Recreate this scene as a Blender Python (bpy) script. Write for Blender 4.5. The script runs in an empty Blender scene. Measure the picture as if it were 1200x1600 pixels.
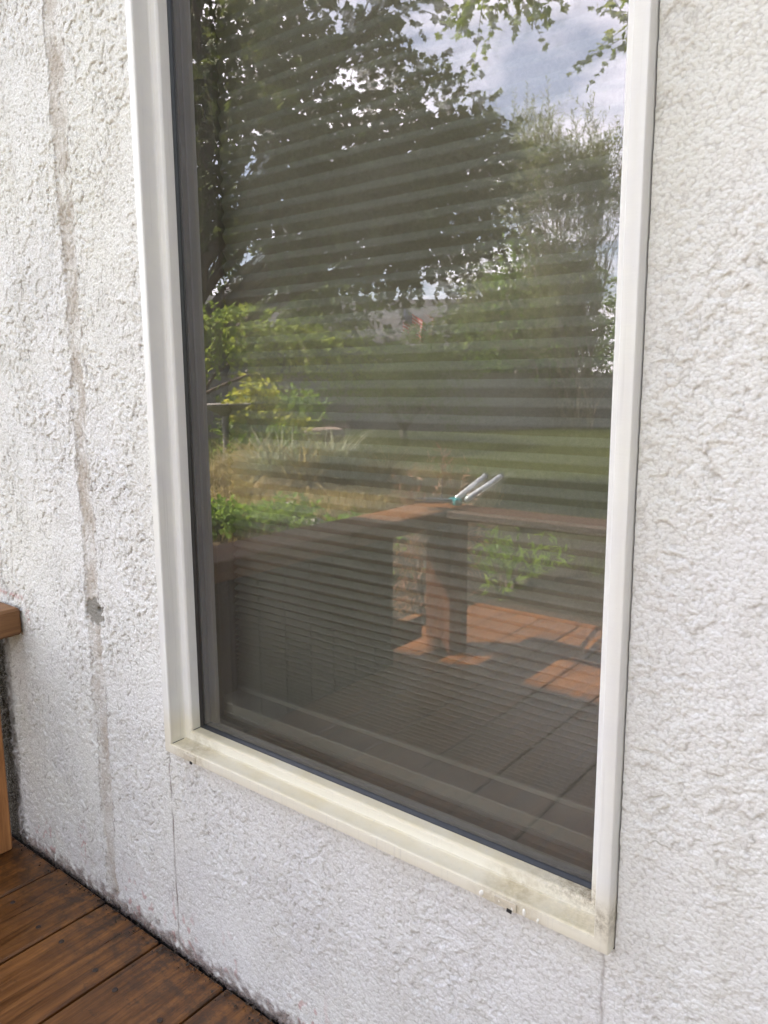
import bpy, math, random
import numpy as np
from mathutils import Vector, Matrix
random.seed(7); RNG = np.random.default_rng(7)
SC = bpy.context.scene
COL = SC.collection
K = 0.6                      # near dimensions were surveyed in units of 0.6 m
EYE = Vector((0.0, -1.0 * K, 1.342 * K))

# ------------------------------------------------------------------ camera
def setup_camera():
    pitch, yaw, roll = math.radians(9.296), math.radians(38.254), math.radians(-0.315)
    fw = Vector((-math.sin(yaw) * math.cos(pitch), math.cos(yaw) * math.cos(pitch), -math.sin(pitch)))
    rt = Vector((math.cos(yaw), math.sin(yaw), 0)); up = rt.cross(fw)
    r2 = rt * math.cos(roll) + up * math.sin(roll); u2 = -rt * math.sin(roll) + up * math.cos(roll)
    cam = bpy.data.cameras.new('camera'); o = bpy.data.objects.new('camera', cam); COL.objects.link(o)
    M = Matrix((r2, u2, -fw)).transposed().to_4x4(); M.translation = EYE
    o.matrix_world = M
    cam.sensor_fit = 'VERTICAL'; cam.sensor_height = 24.0; cam.lens = 24.0 * 1204.6 / 1600.0
    cam.clip_start = 0.02; cam.clip_end = 600
    cam.dof.use_dof = True; cam.dof.focus_distance = 1.25; cam.dof.aperture_fstop = 14.0
    SC.camera = o
setup_camera()

# ------------------------------------------------------------------ light
SUN = Vector((-0.65, 0.45, 1.00)).normalized()       # towards the sun
def setup_light():
    w = bpy.data.worlds.new('World'); SC.world = w; w.use_nodes = True
    nt = w.node_tree; nt.nodes.clear(); N = nt.nodes.new; L = nt.links.new
    out = N('ShaderNodeOutputWorld'); bg = N('ShaderNodeBackground'); L(bg.outputs[0], out.inputs[0])
    sky = N('ShaderNodeTexSky'); sky.sky_type = 'NISHITA'; sky.sun_disc = False
    sky.sun_elevation = math.asin(SUN.z); sky.sun_rotation = math.atan2(SUN.x, SUN.y)
    sky.air_density = 1.0; sky.dust_density = 1.5; sky.ozone_density = 1.0
    tc = N('ShaderNodeTexCoord'); sep = N('ShaderNodeSeparateXYZ'); L(tc.outputs['Generated'], sep.inputs[0])
    add = N('ShaderNodeMath'); add.operation = 'ADD'; add.inputs[1].default_value = 0.18; L(sep.outputs[2], add.inputs[0])
    mx = N('ShaderNodeMath'); mx.operation = 'MAXIMUM'; mx.inputs[1].default_value = 0.05; L(add.outputs[0], mx.inputs[0])
    dx = N('ShaderNodeMath'); dx.operation = 'DIVIDE'; L(sep.outputs[0], dx.inputs[0]); L(mx.outputs[0], dx.inputs[1])
    dy = N('ShaderNodeMath'); dy.operation = 'DIVIDE'; L(sep.outputs[1], dy.inputs[0]); L(mx.outputs[0], dy.inputs[1])
    cb = N('ShaderNodeCombineXYZ'); L(dx.outputs[0], cb.inputs[0]); L(dy.outputs[0], cb.inputs[1])
    nz = N('ShaderNodeTexNoise'); nz.inputs['Scale'].default_value = 2.1; nz.inputs['Detail'].default_value = 8
    nz.inputs['Roughness'].default_value = 0.52; nz.inputs['Distortion'].default_value = 0.35; L(cb.outputs[0], nz.inputs['Vector'])
    rp = N('ShaderNodeValToRGB'); rp.color_ramp.elements[0].position = 0.42; rp.color_ramp.elements[1].position = 0.68
    L(nz.outputs['Fac'], rp.inputs[0])
    mr = N('ShaderNodeMapRange'); mr.inputs['To Min'].default_value = 0.15; mr.inputs['To Max'].default_value = 1.0; L(rp.outputs[0], mr.inputs['Value'])
    # the sky is thinly veiled, whiter where cloud is thick
    mix = N('ShaderNodeMix'); mix.data_type = 'RGBA'; L(mr.outputs[0], mix.inputs['Factor'])
    sk = N('ShaderNodeVectorMath'); sk.operation = 'SCALE'; L(sky.outputs[0], sk.inputs[0]); sk.inputs['Scale'].default_value = 1.8
    L(sk.outputs[0], mix.inputs['A'])
    # cloud is brightest low in the sky, thinner and darker overhead
    el = N('ShaderNodeMapRange'); L(sep.outputs[2], el.inputs['Value']); el.inputs['From Min'].default_value = 0.35; el.inputs['From Max'].default_value = 0.85
    el.inputs['To Min'].default_value = 2.2; el.inputs['To Max'].default_value = 0.35
    vs = N('ShaderNodeVectorMath'); vs.operation = 'SCALE'; vs.inputs[0].default_value = CLOUD[:3]; 
    # and towards the sun's side of the sky
    dt = N('ShaderNodeVectorMath'); dt.operation = 'DOT_PRODUCT'; L(tc.outputs['Generated'], dt.inputs[0]); dt.inputs[1].default_value = (-0.93, -0.30, 0.0)
    az = N('ShaderNodeMath'); az.operation = 'MULTIPLY_ADD'; L(dt.outputs['Value'], az.inputs[0]); az.inputs[1].default_value = 0.85; az.inputs[2].default_value = 1.0
    ml = N('ShaderNodeMath'); ml.operation = 'MULTIPLY'; L(el.outputs[0], ml.inputs[0]); L(az.outputs[0], ml.inputs[1]); L(ml.outputs[0], vs.inputs['Scale'])
    L(vs.outputs[0], mix.inputs['B'])
    L(mix.outputs['Result'], bg.inputs['Color']); bg.inputs['Strength'].default_value = 0.055
    s = bpy.data.lights.new('sun', 'SUN'); s.energy = 5.0; s.angle = math.radians(0.5); s.color = (1.0, 0.90, 0.76)
    so = bpy.data.objects.new('sun', s); COL.objects.link(so); so.location = (-8, 3, 9)
    so.rotation_euler = SUN.to_track_quat('Z', 'Y').to_euler()
    v = SC.view_settings; v.view_transform = 'Standard'; v.look = 'None'; v.gamma = 1; v.use_curve_mapping = False
    v.exposure = 2.76
CLOUD = (9.2, 8.6, 8.9, 1)
setup_light()

# ------------------------------------------------------------------ helpers
def crown_obj(V, F, R, tw, r, leafmat, bark, parent):
    tv, tf = twig_mesh(tw, r); tt = np.concatenate([tf[:, [0, 1, 2]], tf[:, [0, 2, 3]]])
    me = np_mesh('crown', np.concatenate([V, tv]), np.concatenate([F, tt + len(V)]), {'rnd': np.concatenate([R, np.zeros(len(tv))])})
    me.materials.append(leafmat); me.materials.append(bark)
    mi = np.zeros(len(me.polygons), np.int32); mi[len(F):] = 1; me.polygons.foreach_set('material_index', mi)
    return put('crown', me, None, parent)
def put(name, me, mat=None, parent=None):
    o = bpy.data.objects.new(name, me); COL.objects.link(o)
    if mat is not None and len(me.materials) == 0: me.materials.append(mat)
    if parent is not None: o.parent = parent
    return o
def tag(o, label=None, cat=None, group=None, kind=None):
    if label: o['label'] = label
    if cat: o['category'] = cat
    if group: o['group'] = group
    if kind: o['kind'] = kind
    return o
def thing(name, label, cat, group=None, loc=(0, 0, 0), rz=0):
    o = bpy.data.objects.new(name, None); COL.objects.link(o); o.location = loc; o.rotation_euler.z = rz
    o.empty_display_size = 0.1
    return tag(o, label, cat, group)

class MB:
    """collects plain geometry into one mesh"""
    def __init__(s): s.v = []; s.f = []; s.m = []; s.sm = []
    def add(s, vs, fs, mi=0, smooth=False):
        b = len(s.v); s.v += [tuple(v) for v in vs]
        for f in fs: s.f.append([i + b for i in f]); s.m.append(mi); s.sm.append(smooth)
    def box(s, x0, x1, y0, y1, z0, z1, mi=0, bev=0.0, M=None):
        if bev <= 0:
            vs = [(x, y, z) for z in (z0, z1) for y in (y0, y1) for x in (x0, x1)]
            fs = [(0, 2, 3, 1), (4, 5, 7, 6), (0, 1, 5, 4), (2, 6, 7, 3), (0, 4, 6, 2), (1, 3, 7, 5)]
        else:
            b = bev; vs = []; idx = {}
            X = (x0, x1); Y = (y0, y1); Z = (z0, z1)
            for i in (0, 1):
                for j in (0, 1):
                    for k in (0, 1):
                        sx, sy, sz = (1 - 2 * i) * b, (1 - 2 * j) * b, (1 - 2 * k) * b
                        idx[i, j, k, 0] = len(vs); vs.append((X[i], Y[j] + sy, Z[k] + sz))
                        idx[i, j, k, 1] = len(vs); vs.append((X[i] + sx, Y[j], Z[k] + sz))
                        idx[i, j, k, 2] = len(vs); vs.append((X[i] + sx, Y[j] + sy, Z[k]))
            fs = []
            for i in (0, 1):
                q = [idx[i, 0, 0, 0], idx[i, 1, 0, 0], idx[i, 1, 1, 0], idx[i, 0, 1, 0]]; fs.append(q[::-1] if i == 0 else q)
                q = [idx[0, i, 0, 1], idx[1, i, 0, 1], idx[1, i, 1, 1], idx[0, i, 1, 1]]; fs.append(q if i == 0 else q[::-1])
                q = [idx[0, 0, i, 2], idx[1, 0, i, 2], idx[1, 1, i, 2], idx[0, 1, i, 2]]; fs.append(q[::-1] if i == 0 else q)
            for a in (0, 1):
                for c in (0, 1):
                    fs.append([idx[0, a, c, 1], idx[1, a, c, 1], idx[1, a, c, 2], idx[0, a, c, 2]])
                    fs.append([idx[a, 0, c, 0], idx[a, 1, c, 0], idx[a, 1, c, 2], idx[a, 0, c, 2]])
                    fs.append([idx[a, c, 0, 0], idx[a, c, 1, 0], idx[a, c, 1, 1], idx[a, c, 0, 1]])
                    for k in (0, 1): fs.append([idx[a, c, k, 0], idx[a, c, k, 1], idx[a, c, k, 2]])
            c0 = Vector(((x0 + x1) / 2, (y0 + y1) / 2, (z0 + z1) / 2))
            out = []
            for f in fs:
                P = [Vector(vs[i]) for i in f]; n = (P[1] - P[0]).cross(P[2] - P[0]); cc = sum(P, Vector()) / len(P)
                out.append(list(f) if n.dot(cc - c0) > 0 else list(f)[::-1])
            fs = out
        if M is not None: vs = [M @ Vector(v) for v in vs]
        s.add(vs, fs, mi)
    def tube(s, pts, rad, n=8, mi=0, cap=True, smooth=True):
        pts = [Vector(p) for p in pts]; rings = []
        ref = Vector((0.13, 0.27, 0.95)).normalized()
        vs = []
        for i, p in enumerate(pts):
            d = (pts[min(i + 1, len(pts) - 1)] - pts[max(i - 1, 0)]).normalized()
            a = d.cross(ref)
            if a.length < 1e-3: a = d.cross(Vector((1, 0, 0)))
            a.normalize(); b = d.cross(a)
            r = rad[i] if hasattr(rad, '__len__') else rad
            for k in range(n):
                t = 2 * math.pi * k / n; vs.append(p + (a * math.cos(t) + b * math.sin(t)) * r)
        fs = []
        for i in range(len(pts) - 1):
            for k in range(n):
                k2 = (k + 1) % n
                fs.append((i * n + k, (i + 1) * n + k, (i + 1) * n + k2, i * n + k2))
        if cap: fs.append(tuple(range(n))); fs.append(tuple((len(pts) - 1) * n + k for k in range(n))[::-1])
        s.add(vs, fs, mi, smooth)
    def lathe(s, prof, n=24, mi=0, c=(0, 0, 0)):
        vs = []; fs = []
        for r, z in prof:
            for k in range(n):
                t = 2 * math.pi * k / n; vs.append((c[0] + r * math.cos(t), c[1] + r * math.sin(t), c[2] + z))
        for i in range(len(prof) - 1):
            for k in range(n):
                k2 = (k + 1) % n; fs.append((i * n + k, i * n + k2, (i + 1) * n + k2, (i + 1) * n + k))
        s.add(vs, fs, mi, True)
    def build(s, name, mat, parent=None):
        me = bpy.data.meshes.new(name); me.from_pydata(s.v, [], s.f)
        for m in (mat if isinstance(mat, (list, tuple)) else [mat]): me.materials.append(m)
        me.polygons.foreach_set('material_index', s.m); me.polygons.foreach_set('use_smooth', s.sm); me.update()
        return put(name, me, None, parent)

def np_mesh(name, V, F, attrs=None, smooth=False):
    """V (n,3), F (m,k) faces of equal size"""
    me = bpy.data.meshes.new(name); n = len(V); m, k = F.shape
    me.vertices.add(n); me.vertices.foreach_set('co', V.astype(np.float32).ravel())
    me.loops.add(m * k); me.loops.foreach_set('vertex_index', F.astype(np.int32).ravel())
    me.polygons.add(m); me.polygons.foreach_set('loop_start', np.arange(0, m * k, k, dtype=np.int32))
    me.polygons.foreach_set('use_smooth', np.full(m, smooth))
    for a, val in (attrs or {}).items():
        at = me.attributes.new(a, 'FLOAT', 'POINT'); at.data.foreach_set('value', val.astype(np.float32).ravel())
    me.update(calc_edges=True); me.validate()
    return me

# ---- 2-D gradient noise for the stucco relief
def perlin(x, y, seed):
    r = np.random.default_rng(seed); T = 256
    ang = r.random((T, T)) * 2 * np.pi; gx = np.cos(ang); gy = np.sin(ang)
    xi = np.floor(x).astype(np.int64); yi = np.floor(y).astype(np.int64); xf = x - xi; yf = y - yi
    u = xf * xf * xf * (xf * (xf * 6 - 15) + 10); v = yf * yf * yf * (yf * (yf * 6 - 15) + 10)
    def g(i, j):
        a = (xi + i) % T; b = (yi + j) % T
        return gx[a, b] * (xf - i) + gy[a, b] * (yf - j)
    n0 = g(0, 0) * (1 - u) + g(1, 0) * u; n1 = g(0, 1) * (1 - u) + g(1, 1) * u
    return (n0 * (1 - v) + n1 * v) * 1.5
def sst(a, b, x):
    t = np.clip((x - a) / (b - a), 0, 1); return t * t * (3 - 2 * t)

# ------------------------------------------------------------------ materials
class NT:
    def __init__(s, name):
        s.m = bpy.data.materials.new(name); s.m.use_nodes = True; s.t = s.m.node_tree; s.t.nodes.clear()
        s.out = s.n('ShaderNodeOutputMaterial')
    def n(s, t, **kw):
        x = s.t.nodes.new(t)
        for k, v in kw.items(): setattr(x, k, v)
        return x
    def l(s, a, b): s.t.links.new(a, b)
    def val(s, sock, v):
        if hasattr(v, 'is_linked') or hasattr(v, 'links'): s.l(v, sock)
        else: sock.default_value = v
    def math(s, op, a, b=0.0, c=None):
        x = s.n('ShaderNodeMath', operation=op); s.val(x.inputs[0], a); s.val(x.inputs[1], b)
        if c is not None: s.val(x.inputs[2], c)
        return x.outputs[0]
    def mix(s, f, a, b, mode='MIX'):
        x = s.n('ShaderNodeMix', data_type='RGBA', blend_type=mode); s.val(x.inputs['Factor'], f)
        s.val(x.inputs['A'], a); s.val(x.inputs['B'], b); return x.outputs['Result']
    def ramp(s, f, stops):
        x = s.n('ShaderNodeValToRGB'); e = x.color_ramp.elements
        while len(e) < len(stops): e.new(0.5)
        for i, (p, c) in enumerate(stops): e[i].position = p; e[i].color = c if len(c) == 4 else (*c, 1)
        s.l(f, x.inputs[0]); return x.outputs[0]
    def rng(s, f, a, b, c=0.0, d=1.0):
        x = s.n('ShaderNodeMapRange'); s.val(x.inputs['Value'], f)
        for k, v in (('From Min', a), ('From Max', b), ('To Min', c), ('To Max', d)): x.inputs[k].default_value = v
        return x.outputs[0]
    def coord(s, scale=(1, 1, 1)):
        tc = s.n('ShaderNodeTexCoord'); mp = s.n('ShaderNodeMapping'); mp.inputs['Scale'].default_value = scale
        s.l(tc.outputs['Object'], mp.inputs[0]); return mp.outputs[0]
    def noise(s, vec, sc, det=3, rough=0.5, dist=0.0):
        x = s.n('ShaderNodeTexNoise'); s.l(vec, x.inputs['Vector']); x.inputs['Scale'].default_value = sc
        x.inputs['Detail'].default_value = det; x.inputs['Roughness'].default_value = rough; x.inputs['Distortion'].default_value = dist
        return x.outputs['Fac']
    def attr(s, name):
        x = s.n('ShaderNodeAttribute'); x.attribute_name = name; return x.outputs['Fac']
    def bsdf(s, col, rough=0.6, bump=None, bstr=0.5, bdist=0.001, spec=0.5, metal=0.0, coat=0.0):
        b = s.n('ShaderNodeBsdfPrincipled'); s.val(b.inputs['Base Color'], col); s.val(b.inputs['Roughness'], rough)
        b.inputs['Specular IOR Level'].default_value = spec; b.inputs['Metallic'].default_value = metal
        b.inputs['Coat Weight'].default_value = coat
        if bump is not None:
            q = s.n('ShaderNodeBump'); q.inputs['Strength'].default_value = bstr; q.inputs['Distance'].default_value = bdist
            s.l(bump, q.inputs['Height']); s.l(q.outputs[0], b.inputs['Normal'])
        s.l(b.outputs[0], s.out.inputs[0]); return b
def C(r, g, b): return (r, g, b, 1)

def mat_stucco():
    s = NT('stucco'); co = s.coord()
    big = s.noise(co, 2.2, 4); mid = s.noise(co, 9, 4, 0.6); fine = s.noise(co, 420, 3, 0.7)
    streak = s.noise(s.coord((14, 1, 1.3)), 1.5, 4, 0.6)
    sep = s.n('ShaderNodeSeparateXYZ'); s.l(co, sep.inputs[0])
    c = s.mix(s.rng(big, 0.4, 0.62), C(.725, .712, .695), C(.735, .722, .665))
    c = s.mix(s.math('MULTIPLY', s.rng(sep.outputs[2], 0.75, 0.1), s.rng(mid, 0.35, 0.65, .15, .9)), c, C(.65, .63, .625))
    gr = s.noise(co, 5.5, 6, .7); lf = s.rng(sep.outputs[0], -.80, -1.15)
    c = s.mix(s.math('MULTIPLY', lf, s.rng(gr, .50, .66, 0, .55)), c, C(.50, .49, .455))
    c = s.mix(s.math('MULTIPLY', s.rng(streak, 0.52, 0.7), 0.35), c, C(.60, .575, .52))
    c = s.mix(s.math('MULTIPLY', s.rng(fine, 0.62, 0.74), 0.30), c, C(.50, .46, .42))
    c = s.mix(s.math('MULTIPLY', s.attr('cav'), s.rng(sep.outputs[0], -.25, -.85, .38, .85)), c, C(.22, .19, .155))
    c = s.mix(s.math('MULTIPLY', s.attr('seam'), s.rng(mid, .3, .6, .65, 1)), c, C(.44, .385, .325))
    c = s.mix(s.attr('mortar'), c, C(.24, .225, .195))
    c = s.mix(s.math('MULTIPLY', s.attr('rust'), .55), c, C(.42, .14, .12))
    c = s.mix(s.attr('base'), c, s.mix(s.rng(fine, .4, .6), C(.05, .035, .03), C(.26, .17, .14)))
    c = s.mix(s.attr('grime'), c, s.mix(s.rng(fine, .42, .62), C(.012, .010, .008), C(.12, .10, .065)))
    g1 = s.noise(co, 300, 5, 0.75); vo = s.n('ShaderNodeTexVoronoi'); vo.inputs['Scale'].default_value = 330; s.l(co, vo.inputs['Vector'])
    hh = s.math('ADD', g1, s.math('MULTIPLY', vo.outputs['Distance'], -.55))
    c = s.mix(s.math('MULTIPLY', s.rng(hh, .20, .02), .40), c, C(.36, .33, .30))
    s.bsdf(c, 0.85, hh, 1.0, 0.0012, spec=0.25)
    return s.m
def mat_simple(name, col, rough=0.6, var=0.15, sc=20, metal=0, spec=.5, bump=0.0):
    s = NT(name); co = s.coord(); n = s.noise(co, sc, 4)
    d = tuple(x * (1 - var) for x in col[:3]); e = tuple(min(1, x * (1 + var)) for x in col[:3])
    c = s.mix(s.rng(n, .3, .7), C(*d), C(*e))
    s.bsdf(c, rough, n if bump else None, .5, bump, spec, metal)
    return s.m
def mat_vinyl():
    s = NT('window_vinyl'); co = s.coord(); sep = s.n('ShaderNodeSeparateXYZ'); s.l(co, sep.inputs[0])
    geo = s.n('ShaderNodeNewGeometry'); sn = s.n('ShaderNodeSeparateXYZ'); s.l(geo.outputs['Normal'], sn.inputs[0])
    n = s.noise(co, 26, 4, .6); n2 = s.noise(s.coord((1, 1, 6)), 60, 4, .6); fine = s.noise(co, 700, 2, .8)
    base = s.mix(s.rng(n, .35, .65), C(.66, .645, .625), C(.70, .685, .64))
    # dust and yellowing lie on the ledges of the bottom member
    low = s.rng(sep.outputs[2], .385, .355); up = s.rng(sn.outputs[2], .2, .8)
    base = s.mix(s.math('MULTIPLY', low, .75), base, C(.68, .625, .49))
    base = s.mix(s.math('MULTIPLY', up, s.rng(n, .3, .7, .45, .95)), base, C(.56, .48, .31))
    # grime gathers in the lower right corner of the glazing ledge
    dx = s.math('SUBTRACT', sep.outputs[0], -.246); dz = s.math('SUBTRACT', sep.outputs[2], .347)
    d = s.math('SQRT', s.math('ADD', s.math('MULTIPLY', dx, dx), s.math('MULTIPLY', s.math('MULTIPLY', dz, dz), 12)))
    g = s.math('MULTIPLY', s.rng(d, .075, .0), s.rng(s.noise(co, 160, 5, .8), .38, .62))
    base = s.mix(g, base, C(.16, .12, .07))
    for cx in (-.788, -.318):
        dx = s.math('SUBTRACT', sep.outputs[0], cx); dz = s.math('SUBTRACT', sep.outputs[2], .323)
        d = s.math('SQRT', s.math('ADD', s.math('MULTIPLY', dx, dx), s.math('MULTIPLY', s.math('MULTIPLY', dz, dz), 2)))
        base = s.mix(s.math('MULTIPLY', s.rng(d, .045, .004), s.rng(s.noise(co, 90, 4, .7), .35, .65)), base, C(.34, .27, .16))
    dr = s.noise(s.coord((230, 230, 5)), 1.0, 4, .7); base = s.mix(s.math('MULTIPLY', s.rng(dr, .56, .72), .30), base, C(.42, .40, .37))
    sp = s.math('MULTIPLY', s.rng(fine, .70, .76), s.rng(n2, .5, .62)); base = s.mix(s.math('MULTIPLY', sp, .6), base, C(.2, .18, .15))
    s.bsdf(base, s.rng(n2, .3, .7, .34, .55), n2, .25, .0006, spec=.5)
    return s.m
def mat_wood(name, dark, light, axis='y', wet=.45, rough=.5, spots=0.0, attr=True):
    s = NT(name)
    sc = {'y': (1, .06, 1), 'x': (.06, 1, 1), 'z': (1, 1, .06)}[axis]
    tc = s.n('ShaderNodeTexCoord'); off = s.n('ShaderNodeVectorMath', operation='ADD'); s.l(tc.outputs['Object'], off.inputs[0])
    if attr:
        cb = s.n('ShaderNodeCombineXYZ'); a = s.math('MULTIPLY', s.attr('board'), 7.3)
        for i in range(3): s.l(a, cb.inputs[i])
        s.l(cb.outputs[0], off.inputs[1])
    mp = s.n('ShaderNodeMapping'); mp.inputs['Scale'].default_value = sc; s.l(off.outputs[0], mp.inputs[0])
    g = s.noise(mp.outputs[0], 70, 6, .65, .8); g2 = s.noise(mp.outputs[0], 300, 4, .7)
    broad = s.noise(off.outputs[0], 6, 3)
    rg = s.math('ADD', s.math('MULTIPLY', g, .75), s.math('MULTIPLY', g2, .25))
    c = s.mix(s.rng(rg, .36, .64), dark, light)
    c = s.mix(s.math('MULTIPLY', s.rng(broad, .45, .7), .45), c, dark)
    if attr: c = s.mix(s.math('MULTIPLY', s.attr('board'), .25), c, C(dark[0] * .6, dark[1] * .6, dark[2] * .6))
    vo = s.n('ShaderNodeTexVoronoi'); vo.inputs['Scale'].default_value = 4.2; vo.inputs['Randomness'].default_value = 1
    m2 = s.n('ShaderNodeMapping'); m2.inputs['Scale'].default_value = {'y': (1.6, .8, 1), 'x': (.8, 1.6, 1), 'z': (1.6, 1, .8)}[axis]; s.l(off.outputs[0], m2.inputs[0])
    s.l(m2.outputs[0], vo.inputs['Vector']); c = s.mix(s.rng(vo.outputs['Distance'], .045, .025), c, C(.02, .012, .008))
    if spots > 0:
        sep = s.n('ShaderNodeSeparateXYZ'); s.l(tc.outputs['Object'], sep.inputs[0])
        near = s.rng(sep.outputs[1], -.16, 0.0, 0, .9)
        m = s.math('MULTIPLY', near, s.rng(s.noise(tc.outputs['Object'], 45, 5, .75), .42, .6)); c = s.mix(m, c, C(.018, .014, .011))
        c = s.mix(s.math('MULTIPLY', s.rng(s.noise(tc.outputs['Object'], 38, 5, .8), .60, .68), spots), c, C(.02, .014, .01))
    s.bsdf(c, s.rng(g, .3, .7, rough - .12, rough + .15), rg, .7, .0012, spec=wet)
    return s.m
def mat_leaf(name, cols, trans=.45, rough=.5):
    s = NT(name); r = s.attr('rnd')
    st = [(i / (len(cols) - 1) if len(cols) > 1 else 0, c) for i, c in enumerate(cols)]
    c = s.ramp(r, st)
    d = s.n('ShaderNodeBsdfPrincipled'); s.l(c, d.inputs['Base Color']); d.inputs['Roughness'].default_value = rough
    d.inputs['Specular IOR Level'].default_value = .35
    t = s.n('ShaderNodeBsdfTranslucent'); tcol = s.mix(.65, c, C(.55, .65, .12), 'MIX'); tcol = s.mix(.7, tcol, c); s.l(tcol, t.inputs['Color'])
    mx = s.n('ShaderNodeMixShader'); mx.inputs[0].default_value = trans; s.l(d.outputs[0], mx.inputs[1]); s.l(t.outputs[0], mx.inputs[2])
    s.l(mx.outputs[0], s.out.inputs[0]); return s.m
def mat_glass(name, tint, ior, seed):
    s = NT(name); co = s.coord((1, 1, .55))
    w = s.n('ShaderNodeTexNoise'); s.l(co, w.inputs['Vector']); w.inputs['Scale'].default_value = 5 + seed; w.inputs['Detail'].default_value = 1.5
    b = s.n('ShaderNodeBump'); b.inputs['Strength'].default_value = 1; b.inputs['Distance'].default_value = .00010; s.l(w.outputs['Fac'], b.inputs['Height'])
    fr = s.n('ShaderNodeFresnel'); fr.inputs['IOR'].default_value = ior
    geo = s.n('ShaderNodeNewGeometry'); fac = s.math('MULTIPLY', fr.outputs[0], s.math('SUBTRACT', 1.0, geo.outputs['Backfacing']))
    tr = s.n('ShaderNodeBsdfTransparent'); tr.inputs[0].default_value = tint
    gl = s.n('ShaderNodeBsdfGlossy'); gl.inputs['Roughness'].default_value = 0.0; gl.inputs['Color'].default_value = C(.98, .96, 1.0); s.l(b.outputs[0], gl.inputs['Normal'])
    mx = s.n('ShaderNodeMixShader'); s.l(fac, mx.inputs[0]); s.l(tr.outputs[0], mx.inputs[1]); s.l(gl.outputs[0], mx.inputs[2])
    # a faint film of dust on the outside
    if seed == 0:
        df = s.n('ShaderNodeBsdfDiffuse'); df.inputs[0].default_value = C(.6, .58, .52)
        m2 = s.n('ShaderNodeMixShader'); sm = s.noise(s.coord(), 7, 4, .6); s.l(s.rng(sm, .3, .7, .008, .028), m2.inputs[0])
        s.l(mx.outputs[0], m2.inputs[1]); s.l(df.outputs[0], m2.inputs[2]); s.l(m2.outputs[0], s.out.inputs[0])
    else: s.l(mx.outputs[0], s.out.inputs[0])
    return s.m

M = {}
M['stucco'] = mat_stucco(); M['vinyl'] = mat_vinyl()
M['glass_out'] = mat_glass('glass_outer', C(.85, .84, .82), 2.05, 0)
M['glass_in'] = mat_glass('glass_inner', C(.84, .85, .83), 1.6, 2)
M['gasket'] = mat_simple('black_gasket', C(.012, .013, .015), .45, .3, 90)
M['spacer'] = mat_simple('dark_spacer', C(.07, .07, .075), .4, .2, 60, metal=.5)
M['jamb'] = mat_simple('interior_jamb', C(.19, .17, .14), .5, .1, 6)
M['stool'] = mat_simple('interior_stool', C(.52, .50, .47), .45, .12, 9)
M['room'] = mat_simple('room_wall', C(.20, .19, .17), .8, .1, 3)
M['fabric'] = None
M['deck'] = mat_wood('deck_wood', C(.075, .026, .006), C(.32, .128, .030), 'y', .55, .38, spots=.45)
M['benchx_shaded'] = mat_wood('bench_wood_x_shaded', C(.045, .026, .017), C(.12, .072, .045), 'x', .3, .6)  # far run: darker bench wood, tree shade put into the colour
M['benchy'] = mat_wood('bench_wood_y', C(.10, .045, .018), C(.27, .135, .055), 'y', .3, .6)
M['benchz'] = mat_wood('bench_wood_z', C(.08, .032, .014), C(.25, .10, .05), 'z', .3, .6)
M['benchp'] = mat_wood('bench_wood_post', C(.22, .085, .028), C(.48, .22, .08), 'z', .3, .55)
M['sideb'] = mat_wood('side_board_wood', C(.035, .018, .009), C(.10, .05, .026), 'z', .3, .7)
M['rusty'] = mat_simple('rusty_screw', C(.05, .03, .02), .7, .3, 90)
M['fencewood'] = mat_simple('fence_paint', C(.29, .26, .235), .8, .12, 1.2)
M['bark'] = mat_simple('bark', C(.13, .10, .075), .9, .35, 14, bump=.01)
M['palebark'] = mat_simple('pale_bark', C(.30, .25, .20), .9, .3, 14, bump=.004)
M['stumpwood'] = mat_simple('weathered_stump', C(.24, .18, .15), .9, .35, 9, bump=.01)
M['concrete'] = mat_simple('concrete', C(.30, .285, .26), .85, .2, 12)
M['foundation'] = mat_simple('foundation', C(.06, .05, .045), .9, .4, 30)
M['soffit'] = mat_simple('soffit_paint', C(.6, .58, .54), .7, .05, 4)
M['shingle'] = mat_simple('shingles', C(.10, .10, .105), .9, .25, 8)
M['siding'] = mat_simple('blue_grey_siding', C(.135, .135, .15), .75, .08, 3)
M['lilac'] = mat_simple('grey_siding', C(.19, .18, .185), .75, .08, 3)
M['metal'] = mat_simple('lopper_tube', C(.75, .79, .83), .3, .06, 30, metal=.2)
M['steel'] = mat_simple('blade_steel', C(.10, .10, .11), .35, .3, 60, metal=.7)
M['teal'] = mat_simple('teal_plastic', C(.02, .28, .30), .4, .1, 30)
M['grip'] = mat_simple('dark_grip', C(.05, .07, .09), .6, .2, 40)
M['rock'] = mat_simple('pale_rock', C(.5, .48, .45), .9, .2, 14)

def mat_fabric():
    s = NT('shade_fabric'); co = s.coord()
    n = s.noise(s.coord((1, 1, 1)), 260, 3, .8); big = s.noise(co, 5, 3)
    c = s.mix(s.rng(n, .3, .7), C(.42, .41, .375), C(.56, .545, .50)); c = s.mix(s.math('MULTIPLY', s.rng(big, .3, .7), .3), c, C(.40, .385, .35))
    s.bsdf(c, .9, n, .4, .0006, spec=.1); return s.m
M['fabric'] = mat_fabric()

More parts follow.
